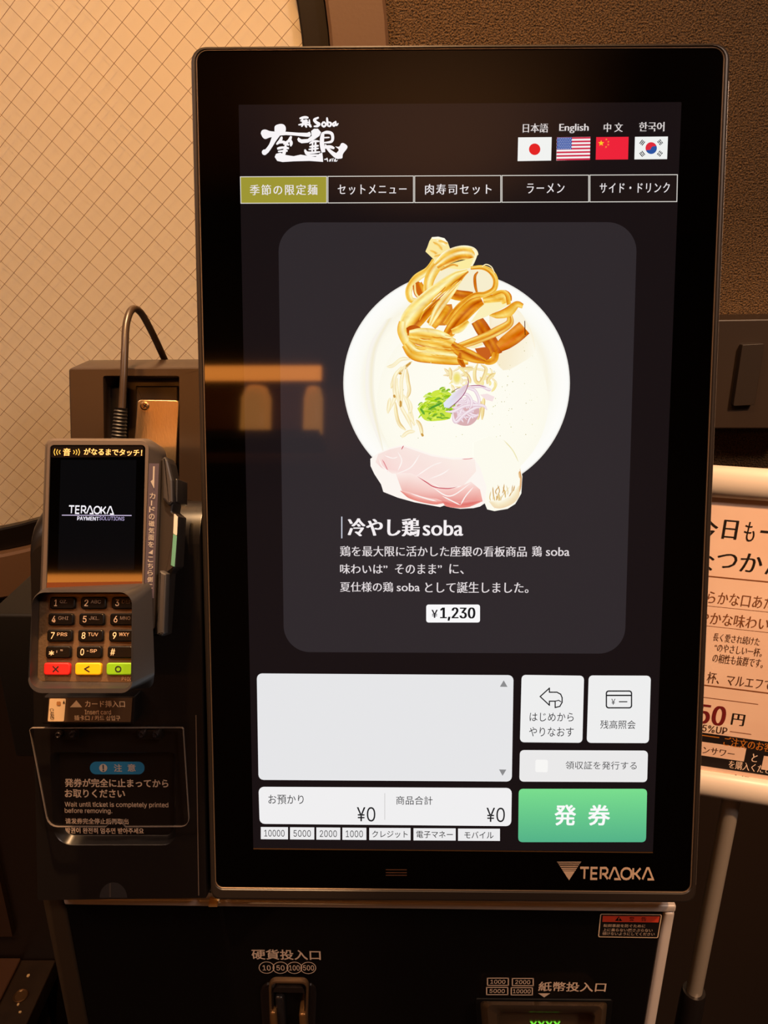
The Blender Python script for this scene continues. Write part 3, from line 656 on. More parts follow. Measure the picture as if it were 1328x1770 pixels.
# red onion
P1, P2, P3 = (240,222,230), (222,190,206), (186,120,150)
bp.poly([(640+a/5.533, 610+b/5.533) for a, b in [(790,540),(860,480),(960,470),(1040,520),(1030,620),(960,690),(860,690),(790,640)]], (218,176,178), True, 4)
for k in range(40):
    cx, cy = rng.uniform(820, 1010), rng.uniform(430, 640); a = rng.uniform(0, 6.3); l = rng.uniform(35, 90); c_ = rng.uniform(-.6, .6)
    nd([(cx-l*math.cos(a), cy-l*.7*math.sin(a)), (cx+20*c_, cy+30*c_), (cx+l*math.cos(a), cy+l*.7*math.sin(a))], rng.uniform(14, 26), [P2, P1, (250,240,244), P1, P3 if k % 3 == 0 else P2], 8, k)
for k, pts in enumerate([[(720,560),(800,560),(900,510),(990,500),(1080,505),(1120,545)], [(790,560),(800,640),(830,660),(900,590),(1000,530),(1060,520)], [(930,340),(1000,360),(1040,440),(1040,500)], [(930,330),(1060,320),(1130,350),(1160,350)], [(870,400),(930,400),(970,460),(960,530)]]): nd(pts, 30, [P2,(250,240,244),P1,P2], 6, 170+k)
bp.poly([(640+a/5.533, 610+b/5.533) for a, b in [(700,480),(800,380),(900,310),(935,300),(900,380),(830,470),(760,530),(710,520)]], [(232,230,244),(236,230,240),(240,226,232),(226,196,206),(232,216,226),(236,226,236),(220,226,240),(224,232,248)])
nd([(930,220),(940,290),(900,390),(830,470),(740,540)], 8, [(150,60,110),(170,80,120)], 0)
nd([(940,315),(1040,312),(1110,330)], 7, [(160,60,110)]*2, 0); nd([(770,385),(820,350),(860,330)], 6, [(140,60,90)]*2, 0)
bp.poly([(640+a/5.533, 610+b/5.533) for a, b in [(1050,400),(1120,390),(1190,420),(1170,465),(1110,450)]], (246,226,226))
for k in range(70):      # pepper specks
    x, y = (rng.uniform(840, 930), rng.uniform(590, 760)) if k < 45 else (rng.uniform(690, 900), rng.uniform(620, 770)); r_ = rng.uniform(.5, 1.1)
    if 725 < x < 850 and 640 < y < 735: continue
    bp.poly([(x-r_, y), (x, y-r_), (x+r_, y), (x, y+r_)], rng.choice([(206,204,150),(190,180,130),(222,222,170)]))
# slices of meat, read off at 4.427x from (620,740)
def z4(p): return [(620+a/4.427, 740+b/4.427) for a, b in p]
mo = z4([(90,235),(150,190),(240,150),(340,128),(420,150),(560,200),(700,225),(900,225),(960,300),(985,450),(966,575),(930,600),(880,612),(780,618),(700,606),(655,592),(625,604),(560,592),(430,568),(300,532),(190,488),(172,430),(120,350),(92,290)])
bp.poly(mo, (253,246,240))
bp.poly(z4([(150,200),(240,162),(340,140),(430,170),(560,215),(720,240),(890,240),(900,330),(800,440),(640,460),(520,400),(400,345),(260,350),(170,300),(130,260)]), [(248,226,220)]*3+[(250,232,226),(250,232,226),(251,236,228),(252,238,232),(251,234,226),(250,228,222),(250,224,218),(250,230,224),(250,226,222),(252,236,230),(248,214,210),(249,228,222)])
inn = [(285,350),(400,345),(520,400),(620,460),(760,455),(860,410),(930,470),(950,560),(870,595),(780,602),(700,590),(650,575),(600,585),(430,545),(340,500)]
bp.poly(z4(inn), [(252,234,228),(252,234,228),(252,230,224),(250,214,208),(250,214,208),(251,230,224),(246,196,188),(240,160,150),(228,124,116),(222,112,104),(224,112,104),(232,150,142),(236,150,142),(232,152,144),(238,178,170)])
def mt(pts, wd, c, tp=(.1,.1)): bp.strip([(620+a/4.427, 740+b/4.427) for a, b in pts], wd/4.427, c, 8, streak=5, seed=int(pts[0][0]), taper=tp)
mt([(640,560),(700,580),(800,585),(930,560)], 50, [(240,170,164),(226,116,110),(232,140,130)]); mt([(320,480),(430,530),(560,560),(640,560)], 44, [(250,214,208),(238,160,150),(230,130,118)])
mt([(450,370),(520,415),(580,450),(680,462),(760,448)], 7, [(200,70,90)]*2); mt([(180,240),(205,290),(225,335)], 12, [(216,90,100),(250,220,220)]); mt([(345,133),(328,165)], 6, [(200,60,80)]*2); mt([(790,238),(840,236),(880,230)], 5, [(220,120,120)]*2)
for pts in ([(290,350),(400,300),(470,200)], [(440,370),(560,290),(640,260)], [(540,390),(640,350),(700,310)], [(560,450),(700,520),(860,420)], [(640,520),(720,560),(780,590)], [(780,590),(820,520),(880,450)], [(300,180),(330,250),(300,330)], [(400,500),(520,540),(600,560)], [(200,210),(260,230),(300,220)], [(160,240),(180,290),(240,340)]): mt(pts, 9, [(253,244,240)]*2)
bp.poly(z4([(880,110),(1000,60),(1110,90),(1190,170),(1235,260),(1254,370),(1246,500),(1200,580),(1140,618),(1040,635),(985,622),(966,575),(980,450),(930,300),(880,225)]), (253,251,238))
for k in range(26):
    x = rng.uniform(1000, 1200); y = rng.uniform(500, 590); mt([(x, y), (x+rng.uniform(-12,12), y-30), (x+rng.uniform(-10,30), y-rng.uniform(50,80))], rng.uniform(4,9), [rng.choice([(222,190,120),(206,160,90),(240,220,170)])]*2)
mt([(1235,310),(1242,400),(1225,490),(1150,580),(1040,612)], 14, [(214,150,90),(236,200,150)]); mt([(1000,560),(1080,585),(1180,540),(1230,440)], 60, [(252,248,228),(246,232,196),(240,216,176)]); mt([(1230,330),(1240,390)], 20, [(206,140,70),(240,210,160)])
mt([(1110,90),(1180,170),(1225,260)], 8, [(236,228,180)]*2)
bp.make('dish_picture', ART, disp)

# caption, price
flat('caption_bar', S, [(590,893),(592,893),(592,930.5),(590,930.5)], 0, .0006, lit((196,200,214)), disp)
dtext('冷やし鶏', 601, 896, 726, 927, (246,240,242), .012, .045); dtext('soba', 731, 899, 801, 926, (246,240,242), .006, .024)
dtext('鶏を最大限に活かした座銀の看板商品', 588, 944, 911, 962, (226,218,220), .004, .02); dtext('鶏', 920, 944, 937, 962, (226,218,220), .006, .02); dtext('soba', 944, 946, 985, 961, (226,218,220), .006, .014)
dtext('味わいは”', 588, 975, 670, 992, (226,218,220), .004, .02); dtext('そのまま”', 683, 975, 764, 992, (226,218,220), .004, .02); dtext('に、', 777, 975, 802, 992, (226,218,220), .004, .02)
dtext('夏仕様の鶏', 588, 1006, 680, 1023, (226,218,220), .004, .02); dtext('soba', 686, 1008, 726, 1022, (226,218,220), .006, .014); dtext('として誕生しました。', 735, 1006, 914, 1025, (226,218,220), .004, .02)
flat('price_plate', S, quad(737,1045,830,1076), 4, .0006, lit((250,249,250)), disp)
dtext('¥', 746, 1054, 757, 1068, (30,28,32), -.004, .02); dtext('1,230', 761, 1050, 822, 1073, (24,24,26), .0, .055)
# buttons of the display
OFF = (238,238,238)
flat('order_list_panel', S, [(444,1164),(888,1167),(885,1351),(447,1348)], 9, n1, lit((230,230,232)), disp)
flat('totals_panel', S, [(447,1360),(885,1362),(884,1428),(449,1424)], 9, n1, lit((240,239,240)), disp)
bA = flat('screen_button', S, [(902,1166.5),(1010,1168),(1007,1284),(899,1283)], 7, n1, lit(OFF), disp)
flat('screen_button', S, [(1018,1167.5),(1125.5,1168),(1122,1284.5),(1014.5,1284)], 7, n1, lit(OFF), disp)
flat('screen_button', S, [(899,1296.5),(1120.5,1297.5),(1119,1352),(898,1351)], 7, n1, lit((234,233,233)), disp)
flat('check_square', S, [(926,1313),(947.5,1313.5),(947,1335),(925.5,1334.5)], 3, .0006, lit((247,246,244)), disp)
gp = Pen(S, n1, dn=4e-6); q = rpoly([(897,1363),(1119,1364.5),(1117,1456.5),(896,1454.5)], 7, 6)
def gcol(y): t = (y-1363)/93; return tuple(a+(b-a)*t for a, b in zip((122,222,142), (84,178,136)))
# green button, its own top-to-bottom colour ramp as in the interface
rows = 12; xs = []
for k in range(rows+1):
    y = 1363.5+(92.2)*k/rows; ins = 0
    for dd in (y-1363.5, 1455.7-y):
        if dd < 7: ins = max(ins, 7-math.sqrt(max(0, 49-(7-dd)**2)))
    xs.append((897-.011*(y-1363)+ins, 1119-.022*(y-1364)-ins, y))
ys = [1363.5,1364.2,1365.5,1367.5,1371,1385,1400,1415,1430,1448,1451.7,1453.7,1455,1455.7]; xs = []
for y in ys:
    ins = 0
    for dd in (y-1363.5, 1455.7-y):
        if dd < 7: ins = max(ins, 7-math.sqrt(max(0, 49-(7-dd)**2)))
    xs.append((897-.011*(y-1363)+ins, 1119-.022*(y-1364)-ins, y))
gp.add([p for x0, x1, y in xs for p in ((x0, y), (x1, y))], [(2*i, 2*i+1, 2*i+3, 2*i+2) for i in range(len(xs)-1)], [gcol(y) for x0, x1, y in xs for _ in (0, 1)])
gp.make('screen_button', ART, disp, 'green issue-ticket button')
dtext('発', 959, 1391, 996, 1427, (250,250,250), .016, 0); dtext('券', 1017, 1391, 1055, 1427, (250,250,250), .016, 0)
DK = (36,36,40)
dtext('お預かり', 464, 1374, 525, 1390, DK, 0, 0); dtext('商品合計', 685, 1376, 748, 1391, DK, 0, 0)
dtext('¥0', 617, 1395, 649, 1420, (26,26,28), .004, 0); dtext('¥0', 841, 1396, 873, 1421, (26,26,28), .004, 0)
flat('divider_line', S, [(664.8,1371),(665.8,1371),(665.8,1417),(664.8,1417)], 0, .0006, lit((200,198,198)), disp)
flat('scroll_arrow', S, [(864.5,1187),(871,1176),(877.5,1187.3)], 0, .0006, lit((140,140,142)), disp); flat('scroll_arrow', S, [(863,1330),(875.5,1330.3),(869,1341)], 0, .0006, lit((140,140,142)), disp)
dtext('はじめから', 916, 1232, 992, 1247, DK, 0, 0); dtext('やりなおす', 915, 1257, 992, 1273, DK, 0, 0); dtext('残高照会', 1038, 1245, 1099, 1260, DK, 0, 0)
dtext('領収証を発行する', 978, 1316, 1101, 1330, DK, -.002, 0)
for s_, x0, x1 in (('10000',451,498), ('5000',501.5,543.5), ('2000',547,588.5), ('1000',592,633.5), ('クレジット',638.5,710), ('電子マネー',715,788), ('モバイル',792,864.5)):
    y0 = 1429.5+(x0-451)*.008; flat('payment_label', S, [(x0,y0),(x1,y0+.3),(x1,y0+21.3),(x0,y0+21)], 0, n1, lit((236,235,236)), disp)
    pd = 6 if s_[0].isdigit() else (5 if x0 < 790 else 11); dtext(s_, x0+pd, y0+5, x1-pd, y0+(16.5 if s_[0].isdigit() else 17), (30,30,32), .004, 0)
ip = Pen(S, .0007)
def line(pts, wd=2.2, c=(28,28,30)): ip.strip([(*p, wd) for p in pts], wd, [c, c], 1, taper=(1,1))
def seg(pts, wd=2.2):
    for a, b in zip(pts[:-1], pts[1:]):
        d = (np.array(b)-np.array(a)).astype(float); L_ = np.linalg.norm(d); d /= L_; q = np.array([-d[1], d[0]])*wd/2; e = d*wd*.45
        a_, b__ = np.array(a)-e, np.array(b)+e; ip.poly([tuple(a_-q), tuple(b__-q), tuple(b__+q), tuple(a_+q)], (28,28,30))
seg([(934,1204),(950,1189.5),(950,1196.5),(963,1196.5),(969.5,1200),(972,1206),(972,1214),(968,1221),(960,1223),(960,1212),(950,1212),(950,1219),(934,1204)], 2.0)
seg([(960,1212),(966,1210.5),(970,1213)], 1.6)
q = [tuple(p) for p in rpoly(quad(1048.5,1194.5,1092,1223.5), 4, 3)]; seg(q+[q[0]], 2.2); seg([(1049,1202),(1091,1202)], 2.4); seg([(1071,1213),(1084,1213)], 1.8)
ip.make('button_icon', ART, disp)['kind'] = 'stuff'
dtext('¥', 1057, 1208, 1064, 1218, (28,28,30), .004, 0)
# marks on the bezel glass
GOLD = mat('print_tan', (206,176,150), .45); 
wordmark(S, 1003, 1498.5, 1129, 1521.5, .0003, GOLD, tm, .21)
V = []; Fc = []
cuts = [(0,.03),(.07,.10),(.15,.19),(.24,.29),(.335,.395),(.425,.49),(.515,1)]
for a, b_ in cuts:
    k = len(V)
    for t in (a, b_):
        for s_ in (0, 1):
            x = (963+(1005-963)*s_)*(1-t)+984*t; y = 1489.5+32*t; u, v = S.uv(x, y, .0003); V.append(S.P(u, v, .0003))
    Fc.append((k, k+1, k+3, k+2))
mk('logo', V, Fc, GOLD, tm)
for y in (1503.5, 1508.5, 1513): flat('sensor_slot', S, [(667,y-1),(703.5,y-.9),(703.5,y+.8),(667,y+.7)], 0, .0003, mat('sensor_brown', (84,54,38), .4), tm)

# cabinet under the display
def pz(y, x=664, n=0): return PF.uv(x, y, n)[1]
def pu(x, y, n=0): return PF.uv(x, y, n)[0]
zt = pz(1556); zb = .06-PF.o[2]
uL, uR = pu(114, 1567), pu(1149, 1567); uRo = pu(1168.5, 1563); uLo = pu(74, 1556)
def pbox(name, u0, u1, v0, v1, n0, n1_, m, bev=.001, parent=tm, label=None):
    V = [PF.P(u, v, n) for n in (n0, n1_) for u, v in ((u0,v0),(u1,v0),(u1,v1),(u0,v1))]
    o = fix(mk(name, V, [(3,2,1,0),(4,5,6,7),(0,1,5,4),(1,2,6,5),(2,3,7,6),(3,0,4,7)], m, parent, label=label))
    if bev:
        bm = bmesh.new(); bm.from_mesh(o.data); bmesh.ops.bevel(bm, geom=bm.edges[:], offset=bev, segments=3, profile=.5, affect='EDGES'); bm.to_mesh(o.data); bm.free()
        o.data.polygons.foreach_set('use_smooth', [True]*len(o.data.polygons)); o.data.set_sharp_from_angle(angle=math.radians(40))
    return o
zin = pz(1568)
CAB = mat('cabinet_side', (46,34,22), .5)
dep = -(WALLY-.03-PF.o[1])
pbox('cabinet', uLo, uRo-.001, zb, zt-.002, dep, -.006, CAB, .002)
pbox('front_panel', uL, uR, zb, zin, -.0055, -.0005, BODY, .0008)
pbox('top_trim', uL, uRo, zin+.0002, zt, -.0055, .002, SILVER, .0015)
pbox('side_trim', uR+.0003, uRo, zb, zin, -.0055, .002, SILVER, .0022)
pbox('side_trim', uLo, uL-.0003, zb, zt, -.0055, .001, CAB, .002, label='dark brown side trim')
zcol = PF.uv(20, 1062, -.15)[1]
pbox('rear_column', pu(4, 1200, -.15), pu(700, 1300), zt+.0005, zcol, dep, -.15, mat('column_dark', (14,11,8), .6), .003)
pbox('base', uLo+.01, uRo-.01, -PF.o[2], zb-.001, dep+.02, -.02, DARKP, .002)
# coin entry
PT = mat('print_cream', (226,202,182), .5)
def ptx(s, x0, y0, x1, y1, bold=0, m=PT): return text(PF, s, x0, y0, x1, y1, .0002, m, tm, bold, 0)
ptx('硬貨投入口', 435, 1641.5, 554.5, 1659, .012)
for i, (s_, a, b_) in enumerate((('10',454,468), ('50',478,492), ('100',500,518), ('500',524,543))):
    cx = 461+i*24; rx = 13.7
    pts = [(cx+rx*math.cos(k*math.pi/16), 1672.5+.4*i*.5+10.4*math.sin(k*math.pi/16)) for k in range(32)]
    ringflat('coin_mark', PF, pts, None, .0006, .0001+i*.00003, PT, tm); ptx(s_, a, 1668.5, b_, 1677.5, .016)
uvo = [(450,1699),(548,1700),(540,1900),(462,1900)]
loft('coin_slot', PF, [(loop(PF, uvo, 14, 0), -.004), (loop(PF, uvo, 14, 0), .0015), (inset(loop(PF, uvo, 14, 0), .0015), .002), (loop(PF, [(463,1699),(534,1700),(530,1900),(470,1900)], 10, .002), .002), (loop(PF, [(467,1702),(531,1703),(527,1890),(473,1890)], 9, .002), .008), (loop(PF, [(472,1707),(527,1708),(523,1880),(477,1880)], 7, .008), .008), (loop(PF, [(475,1710),(524,1711),(520,1870),(480,1870)], 5, .008), -.003)], mat('coin_slot_black', (36,29,26), .22), tm)
pbox('coin_guide', pu(478,1730), pu(493,1730), pz(1850), pz(1712), -.002, .007, mat('dark_guide', (40,36,36), .25), .002)
pbox('coin_guide', pu(467,1760,.01), pu(478,1760,.01), pz(1850), pz(1752,664,.01), -.002, .011, mat('bronze_guide', (150,110,66), .28, .6), .002)
pbox('coin_guide', pu(517,1760,.01), pu(530,1760,.01), pz(1850), pz(1754,664,.01), -.002, .011, mat('bronze_guide'), .002)
ring('slot_rim', PF, [(464,1696),(534,1697),(528,1900),(470,1900)], [(468.5,1700),(529.5,1701),(524,1890),(474,1890)], [12,12,6,6], [9,9,5,5], .006, .0095, .0008, mat('rim_highlight', (110,84,58), .3, .4), tm)  # raised rim; highlight on the slot's outline put into its lighter brown
# banknote entry
for s_, x0, y0, x1, y1 in (('1000',842,1690,880,1704), ('2000',885,1690.5,923,1704.5), ('5000',840.5,1706,879,1720), ('10000',883,1706.5,921.5,1720.5)):
    ringflat('note_mark', PF, quad(x0,y0,x1,y1), 0, .0005, .0001, PT, tm); ptx(s_, x0+6 if len(s_) == 4 else x0+4, y0+3.5, x1-6 if len(s_) == 4 else x1-4, y1-3.5, .016)
ptx('紙幣投入口', 931, 1697.5, 1048, 1714, .012)
flat('pointer_mark', PF, [(930.5,1717),(951.5,1717),(941,1724)], 0, .0002, PT, tm)
bo = [(822,1727),(1060,1729),(1040,1930),(838,1930)]
slab('note_slot_recess', PF, bo, 4, -.004, .0004, mat('recess_black', (6,5,5), .5), tm, bev=.0003)
NS = mat('note_slot_bronze', (92,72,52), .3, .3)
a1 = loop(PF, [(830,1729),(1050,1731),(1032,1925),(846,1925)], 6, .0); 
loft('note_slot', PF, [(a1, .0005), (loop(PF, [(833,1731),(1048,1733),(1030,1925),(848,1925)], 8, .01), .01), (loop(PF, [(842,1737),(1042,1739),(1024,1920),(856,1920)], 9, .015), .015), (loop(PF, [(858,1747),(1030,1749),(1012,1915),(872,1915)], 9, .013), .013), (loop(PF, [(862,1750),(1026,1752),(1008,1912),(876,1912)], 9, .003), .003)], NS, tm)
GRN = mat('green_lamp', (10,30,8), .4, emit=(120,230,60))
for k in range(4):
    x = 916+k*13.5; flat('indicator_light', PF, [(x,1765.5),(x+4,1765.5),(x+7,1769.5),(x+10,1765.5),(x+14*.9,1765.5),(x+7,1775)], 0, .0035, GRN, tm)
# warning sticker
wq = [(1038,1579.5),(1145,1580.5),(1138,1621.5),(1034,1620)]
st_ = flat('warning_sticker', PF, wq, 3, .0002, ink((20,16,16)), tm)
ringflat('sticker_border', PF, wq, 3, .0007, .0003, ink((232,204,172)), st_)
flat('sticker_band', PF, [(1042.5,1583),(1141,1584),(1138.5,1594.5),(1041.5,1593.5)], 0, .0003, ink((226,74,48)), st_)
flat('warning_triangle', PF, [(1063.5,1591.8),(1070,1584),(1076,1592)], 0, .0004, ink((14,10,10)), st_)
text(PF, '!', 1069.3, 1586, 1070.9, 1591, .0005, ink((220,120,80)), st_, .02)
for s_, x0, y0, x1, y1, m_ in (('警', 1088, 1585, 1097, 1592, ink((70,20,16))), ('告', 1109, 1585.2, 1118, 1592.3, ink((70,20,16))), ('転倒事故を防ぐために', 1043.5, 1597.5, 1116, 1603, ink((206,180,158))), ('上に乗らない揺さぶらない', 1042.5, 1605, 1128.5, 1610.5, ink((206,180,158))), ('傾けないようにしてください', 1041.5, 1611.5, 1132, 1617, ink((206,180,158)))): text(PF, s_, x0, y0, x1, y1, .0004, m_, st_, .008)

# ================================================================== PRINTER UNIT
L = Frame(S.P(*S.uv(200, 1200), 0), S.u, S.v, S.n)
pu_base = L.P(*L.uv(205, 1555), 0)
pt = thing('ticket_printer', 'black ticket printer unit with caution notice beside the touchscreen', 'printer', (pu_base[0], pu_base[1], pu_base[2]))
top_y = 873
outer = [(46,top_y),(346,top_y),(360,1552),(62,1556)]
rads = [34, 3, 5, 8]
def topfall(uv, R):      # rounds the upper edge over: the outline's upper points sink back
    vmax = max(v for u, v in uv); out = []
    for u, v in uv:
        d = max(0, R-(vmax-v))/R; out.append(-R*(1-math.sqrt(max(0, 1-d*d)))*1.0)
    return out
uv0 = loop(L, outer, rads, 0, 9)
R_ = .024
def shell(uv, n): return (uv, n)
rec_o = [(86,1300),(304,1300),(304,1461),(93,1461)]; rr = [10, 10, 22, 34]
vtop = max(v for u, v in uv0)
# main block: outline, then front shifted down at the top so that the top edge is a broad quarter round
lay = [(uv0, -.030)]
for k in range(9):
    a = math.pi/2*k/8; lay.append(([(u, v - (R_*(1-math.cos(a)) if v > vtop-.03 else .0012*(1-math.cos(a)))) if True else None for u, v in inset(uv0, .0012*(1-math.cos(a)))], -R_ + R_*math.sin(a)))
zz = loop(L, rec_o, rr, 0, 9)
lay.append((zz, 0.0)); lay.append((inset(zz, .0006), -.0006)); lay.append((inset(zz, .003), -.006)); lay.append((inset(zz, .0035), -.0065))
loft('body', L, lay, BLACKP, pt, sharp=50)
flat('edge_highlight', L, [(338,1236),(339.6,1236),(344.5,1548),(342.8,1548)], 0, .0003, mat('highlight_grey', (150,132,120), .3, .6), pt)  # painted highlight line along the body's right edge
# upper housing with its recess, upright top face
UB = Frame(S.P(*S.uv(230, 700), -.0305), S.u, S.v, S.n)
outU = [(118,636),(356,634),(360,876),(124,880)]; inU = [(179,650.5),(309,650.5),(309,860),(182,860)]
uvo = loop(UB, outU, [5,2,1,1], 0); uvi = loop(UB, inU, [3,3,2,2], 0)
V = []; N_ = len(uvo); byv = np.array([0, .034, 0])
LV = [[UB.P(*p, 0)+byv for p in uvo], [UB.P(*p, -.0012) for p in uvo], [UB.P(*p, 0) for p in inset(uvo, .0012)], [UB.P(*p, 0) for p in inset(uvi, -.0004)], [UB.P(*p, -.0008) for p in uvi], [UB.P(*p, -.028) for p in uvi]]
V = [p for l_ in LV for p in l_]
Fc = [(k*N_+i, k*N_+(i+1)%N_, (k+1)*N_+(i+1)%N_, (k+1)*N_+i) for k in range(5) for i in range(N_)]+[tuple(range(5*N_, 6*N_)), tuple(range(N_))]
fix(mk('upper_housing', V, Fc, mat('housing_plastic', (50,38,30), .27), pt, True))
slab('inner_block', UB, [(188,670),(208,668),(208,800),(183,800)], 2, -.027, -.012, DARKP, pt, bev=.001)
slab('inner_block', UB, [(234,667),(308,667),(308,820),(234,820)], 2, -.027, -.014, mat('inner_plastic', (40,32,26), .3), pt, bev=.001)
mp_ = slab('metal_plate', UB, [(238,691),(310,692),(304,800),(300,850),(225,850)], [6,7,2,2,2], -.0135, .001, METAL, pt, bev=.0005)
sc = UB.P(*UB.uv(250.5, 701.5, .001), .001)
c_ = loop(UB, [(250.5+7.6*math.cos(k*math.pi/10), 701.5+7.6*math.sin(k*math.pi/10)) for k in range(20)], None, .001)
scr = loft('screw', UB, [(c_, .0), (c_, .0018), (inset(c_, .0008), .0022)], mat('screw_metal', (170,140,100), .3, 1), pt)
for a in (.6, .6+math.pi/2):
    d = np.array([math.cos(a), math.sin(a)]); q = np.array([-d[1], d[0]])
    flat('screw_slot', UB, [tuple(np.array([250.5,701.5])+d*s0*4.4+q*s1*.9) for s0, s1 in ((-1,-1),(1,-1),(1,1),(-1,1))], 0, .0024, DARKP, pt)
# card label under the terminal
LC = Frame(L.P(*L.uv(155, 1228), .010), L.u, L.v, L.n)
slab('card_label_holder', LC, [(75,1203),(234,1203),(232,1252),(72,1252)], 4, -.0105, .002, BLACKP, pt, bev=.001)
lb = flat('card_label', LC, [(84.5,1206.5),(229,1206),(226,1248),(81.5,1248)], 1, .0023, ink((86,62,40)), pt)
flat('label_print', LC, [(86,1207.5),(114,1207.5),(110.5,1247),(82.5,1247)], 2, .0025, ink((246,212,168)), lb)
flat('label_print', LC, [(98,1212.5),(105,1212.5),(104.5,1219.5),(97.6,1219.5)], 1.5, .0027, ink((190,130,74)), lb)
flat('label_print', LC, [(108.5,1216),(110.5,1210.5),(112,1216)], 0, .0027, ink((40,26,18)), lb)
text(LC, 'CARD', 86.5, 1224.5, 93, 1243.5, .0027, ink((60,42,30)), lb, 0, vert=True)
CRM = ink((236,202,160))
flat('label_print', LC, [(121,1222.5),(132,1210.5),(142,1222.5)], 0, .0025, CRM, lb)
text(LC, 'カード挿入口', 147, 1211, 216, 1222.5, .0025, CRM, lb, .014); text(LC, 'Insert card', 146.5, 1227, 192, 1235, .0025, CRM, lb, .014)
text(LC, '插卡口 / 카드 삽입구', 128.5, 1236.5, 208, 1245.5, .0025, CRM, lb, .012)
# notice in the recess
NF = -.0063; GR = ink((222,200,180)); GR2 = ink((150,128,112))
text(L, '発券が完全に止まってから', 112, 1346, 291, 1361, NF, GR, pt, .018); text(L, 'お取りください', 112, 1364.5, 216, 1379, NF, GR, pt, .018)
text(L, 'Wait until ticket is completely printed', 112, 1386.5, 291, 1397, NF, GR, pt, .012); text(L, 'before removing.', 112, 1397, 194, 1407.5, NF, GR, pt, .012)
text(L, '请发券完全停止后再取出', 113, 1414.5, 222, 1424.5, NF, GR, pt, .01); text(L, '발권이 완전히 멈추면 받아주세요', 113.5, 1431, 248.5, 1441, NF, GR, pt, .01)
flat('notice_badge', L, quad(155.5,1316.5,250,1338.5), 11, NF, ink((36,130,190)), pt, seg=8)
flat('notice_mark', L, [(178.5+7*math.cos(k*.314), 1327.5+7*math.sin(k*.314)) for k in range(20)], None, NF+.0002, ink((206,196,190)), pt)
text(L, '!', 177.2, 1322, 179.8, 1333, NF+.0004, ink((20,60,90)), pt, .03); text(L, '注', 197, 1321, 211, 1334, NF+.0002, ink((200,190,186)), pt, .014); text(L, '意', 220.5, 1320.5, 234.5, 1333.5, NF+.0002, ink((200,190,186)), pt, .014)
# clear flap
FL = .009
cp = [(50,1258.5),(316.5,1258),(327.5,1429.5),(216,1430),(211,1422),(190,1422),(183,1430),(83,1430)]
uvc = loop(L, cp, [4,4,14,1,2,2,1,20], FL, 4)
acr = glassmat('clear_acrylic', (.95,.94,.93), .03)
flap = loft('clear_flap', L, [(uvc, FL-.0018), (uvc, FL)], acr, pt, smooth=False)
N_ = len(uvc); inn_ = inset(uvc, .00026)
mk('flap_edge', [L.P(u, v, FL+.00005) for u, v in uvc]+[L.P(u, v, FL+.00005) for u, v in inn_]+[L.P(u, v, FL-.0019) for u, v in uvc], [(i, (i+1)%N_, N_+(i+1)%N_, N_+i) for i in range(N_)]+[(i, (i+1)%N_, 2*N_+(i+1)%N_, 2*N_+i) for i in range(N_)], mat('acrylic_edge', (128,116,108), .3), flap)
for x in (101, 125, 244.5, 268.5):
    c_ = loop(L, [(x+6*math.cos(k*math.pi/8), 1270+6*math.sin(k*math.pi/8)) for k in range(16)], None, FL+.001)
    loft('screw', L, [(c_, .0002), (c_, FL+.0008), (inset(c_, .0008), FL+.002), (inset(c_, .0014), FL+.001)], mat('black_screw', (44,36,36), .25, .3), pt)
slab('hinge_block', L, [(94,1262),(137,1262),(137,1279),(94,1279)], 3, .0002, FL-.0025, DARKP, pt, bev=.0005)
slab('hinge_block', L, [(237,1262),(279,1262),(279,1279),(237,1279)], 3, .0002, FL-.0025, DARKP, pt, bev=.0005)
# thumb notch in the lower cover
hc = [(196+24*math.cos(math.pi+k*math.pi/14), 1552+27*math.sin(math.pi+k*math.pi/14)) for k in range(15)]
flat('thumb_notch', L, hc, None, .0003, mat('notch_black', (44,42,44), .2), pt)
flat('notch_rib', L, [(189,1527),(192,1526),(192,1551),(189,1551)], 0, .0005, mat('notch_grey', (60,54,52), .4), pt)
tp_ = slab('tan_piece', PF, [(363,1551.5),(377,1557),(376,1568),(360,1568)], 1, .002, .0032, mat('piece_tan', (236,190,120), .5), tm, bev=.0003)  # small tan piece at the monitor's lower left corner

# ================================================================== CARD TERMINAL
tt = thing('card_terminal', 'grey card payment terminal with coloured key pad on the printer unit', 'card reader', tuple(T.P(*T.uv(160, 1200), -.03)))
face = [(82,762),(262,761),(253,1026),(72,1030)]
back_ = [(92,764),(280,768),(266,1100),(80,1100)]
b0 = loop(T, [(83,760),(268,760),(262,1090),(74,1090)], [16,18,6,6], -.006, 7)
lay = [(inset(b0, .003), -.030), (b0, -.026), (b0, -.006)]
f0 = loop(T, [(78.5,757.5),(277,758),(265.2,1090),(67,1090)], [15,26,6,6], -.0085, 7)
f1 = loop(T, [(80,758.5),(260,759),(249.5,1034),(70.5,1034)], [14,18,6,6], -.0015, 7)
f2 = loop(T, [(82.5,761.5),(257.5,762),(248,1031),(72.5,1028)], [12,14,5,5], 0, 7)
f3 = loop(T, [(86.5,769),(251.5,769),(245.5,1020),(79.5,1020)], [7,7,4,4], 0, 7)
loft('casing', T, [(inset(f0, .003), -.030), (inset(f0, .0005), -.024), (f0, -.0085), (f1, -.0015), (f2, 0), (f3, 0), (inset(f3, .0003), -.001)], TERM, tt, sharp=30)
gl = flat('touch_glass', T, [(86.5,769),(251.5,769),(246,1017),(80,1017)], [6,6,3,3], -.0006, BLACKGLASS, tt)
flat('reflection_strip', T, [(80.2,1007),(246.5,1005),(246,1018),(79.8,1018)], 1, -.0004, mat('reflection_copper', (120,66,34), .4, .4), tt)  # orange reflection at the foot of the glass, painted as a copper strip
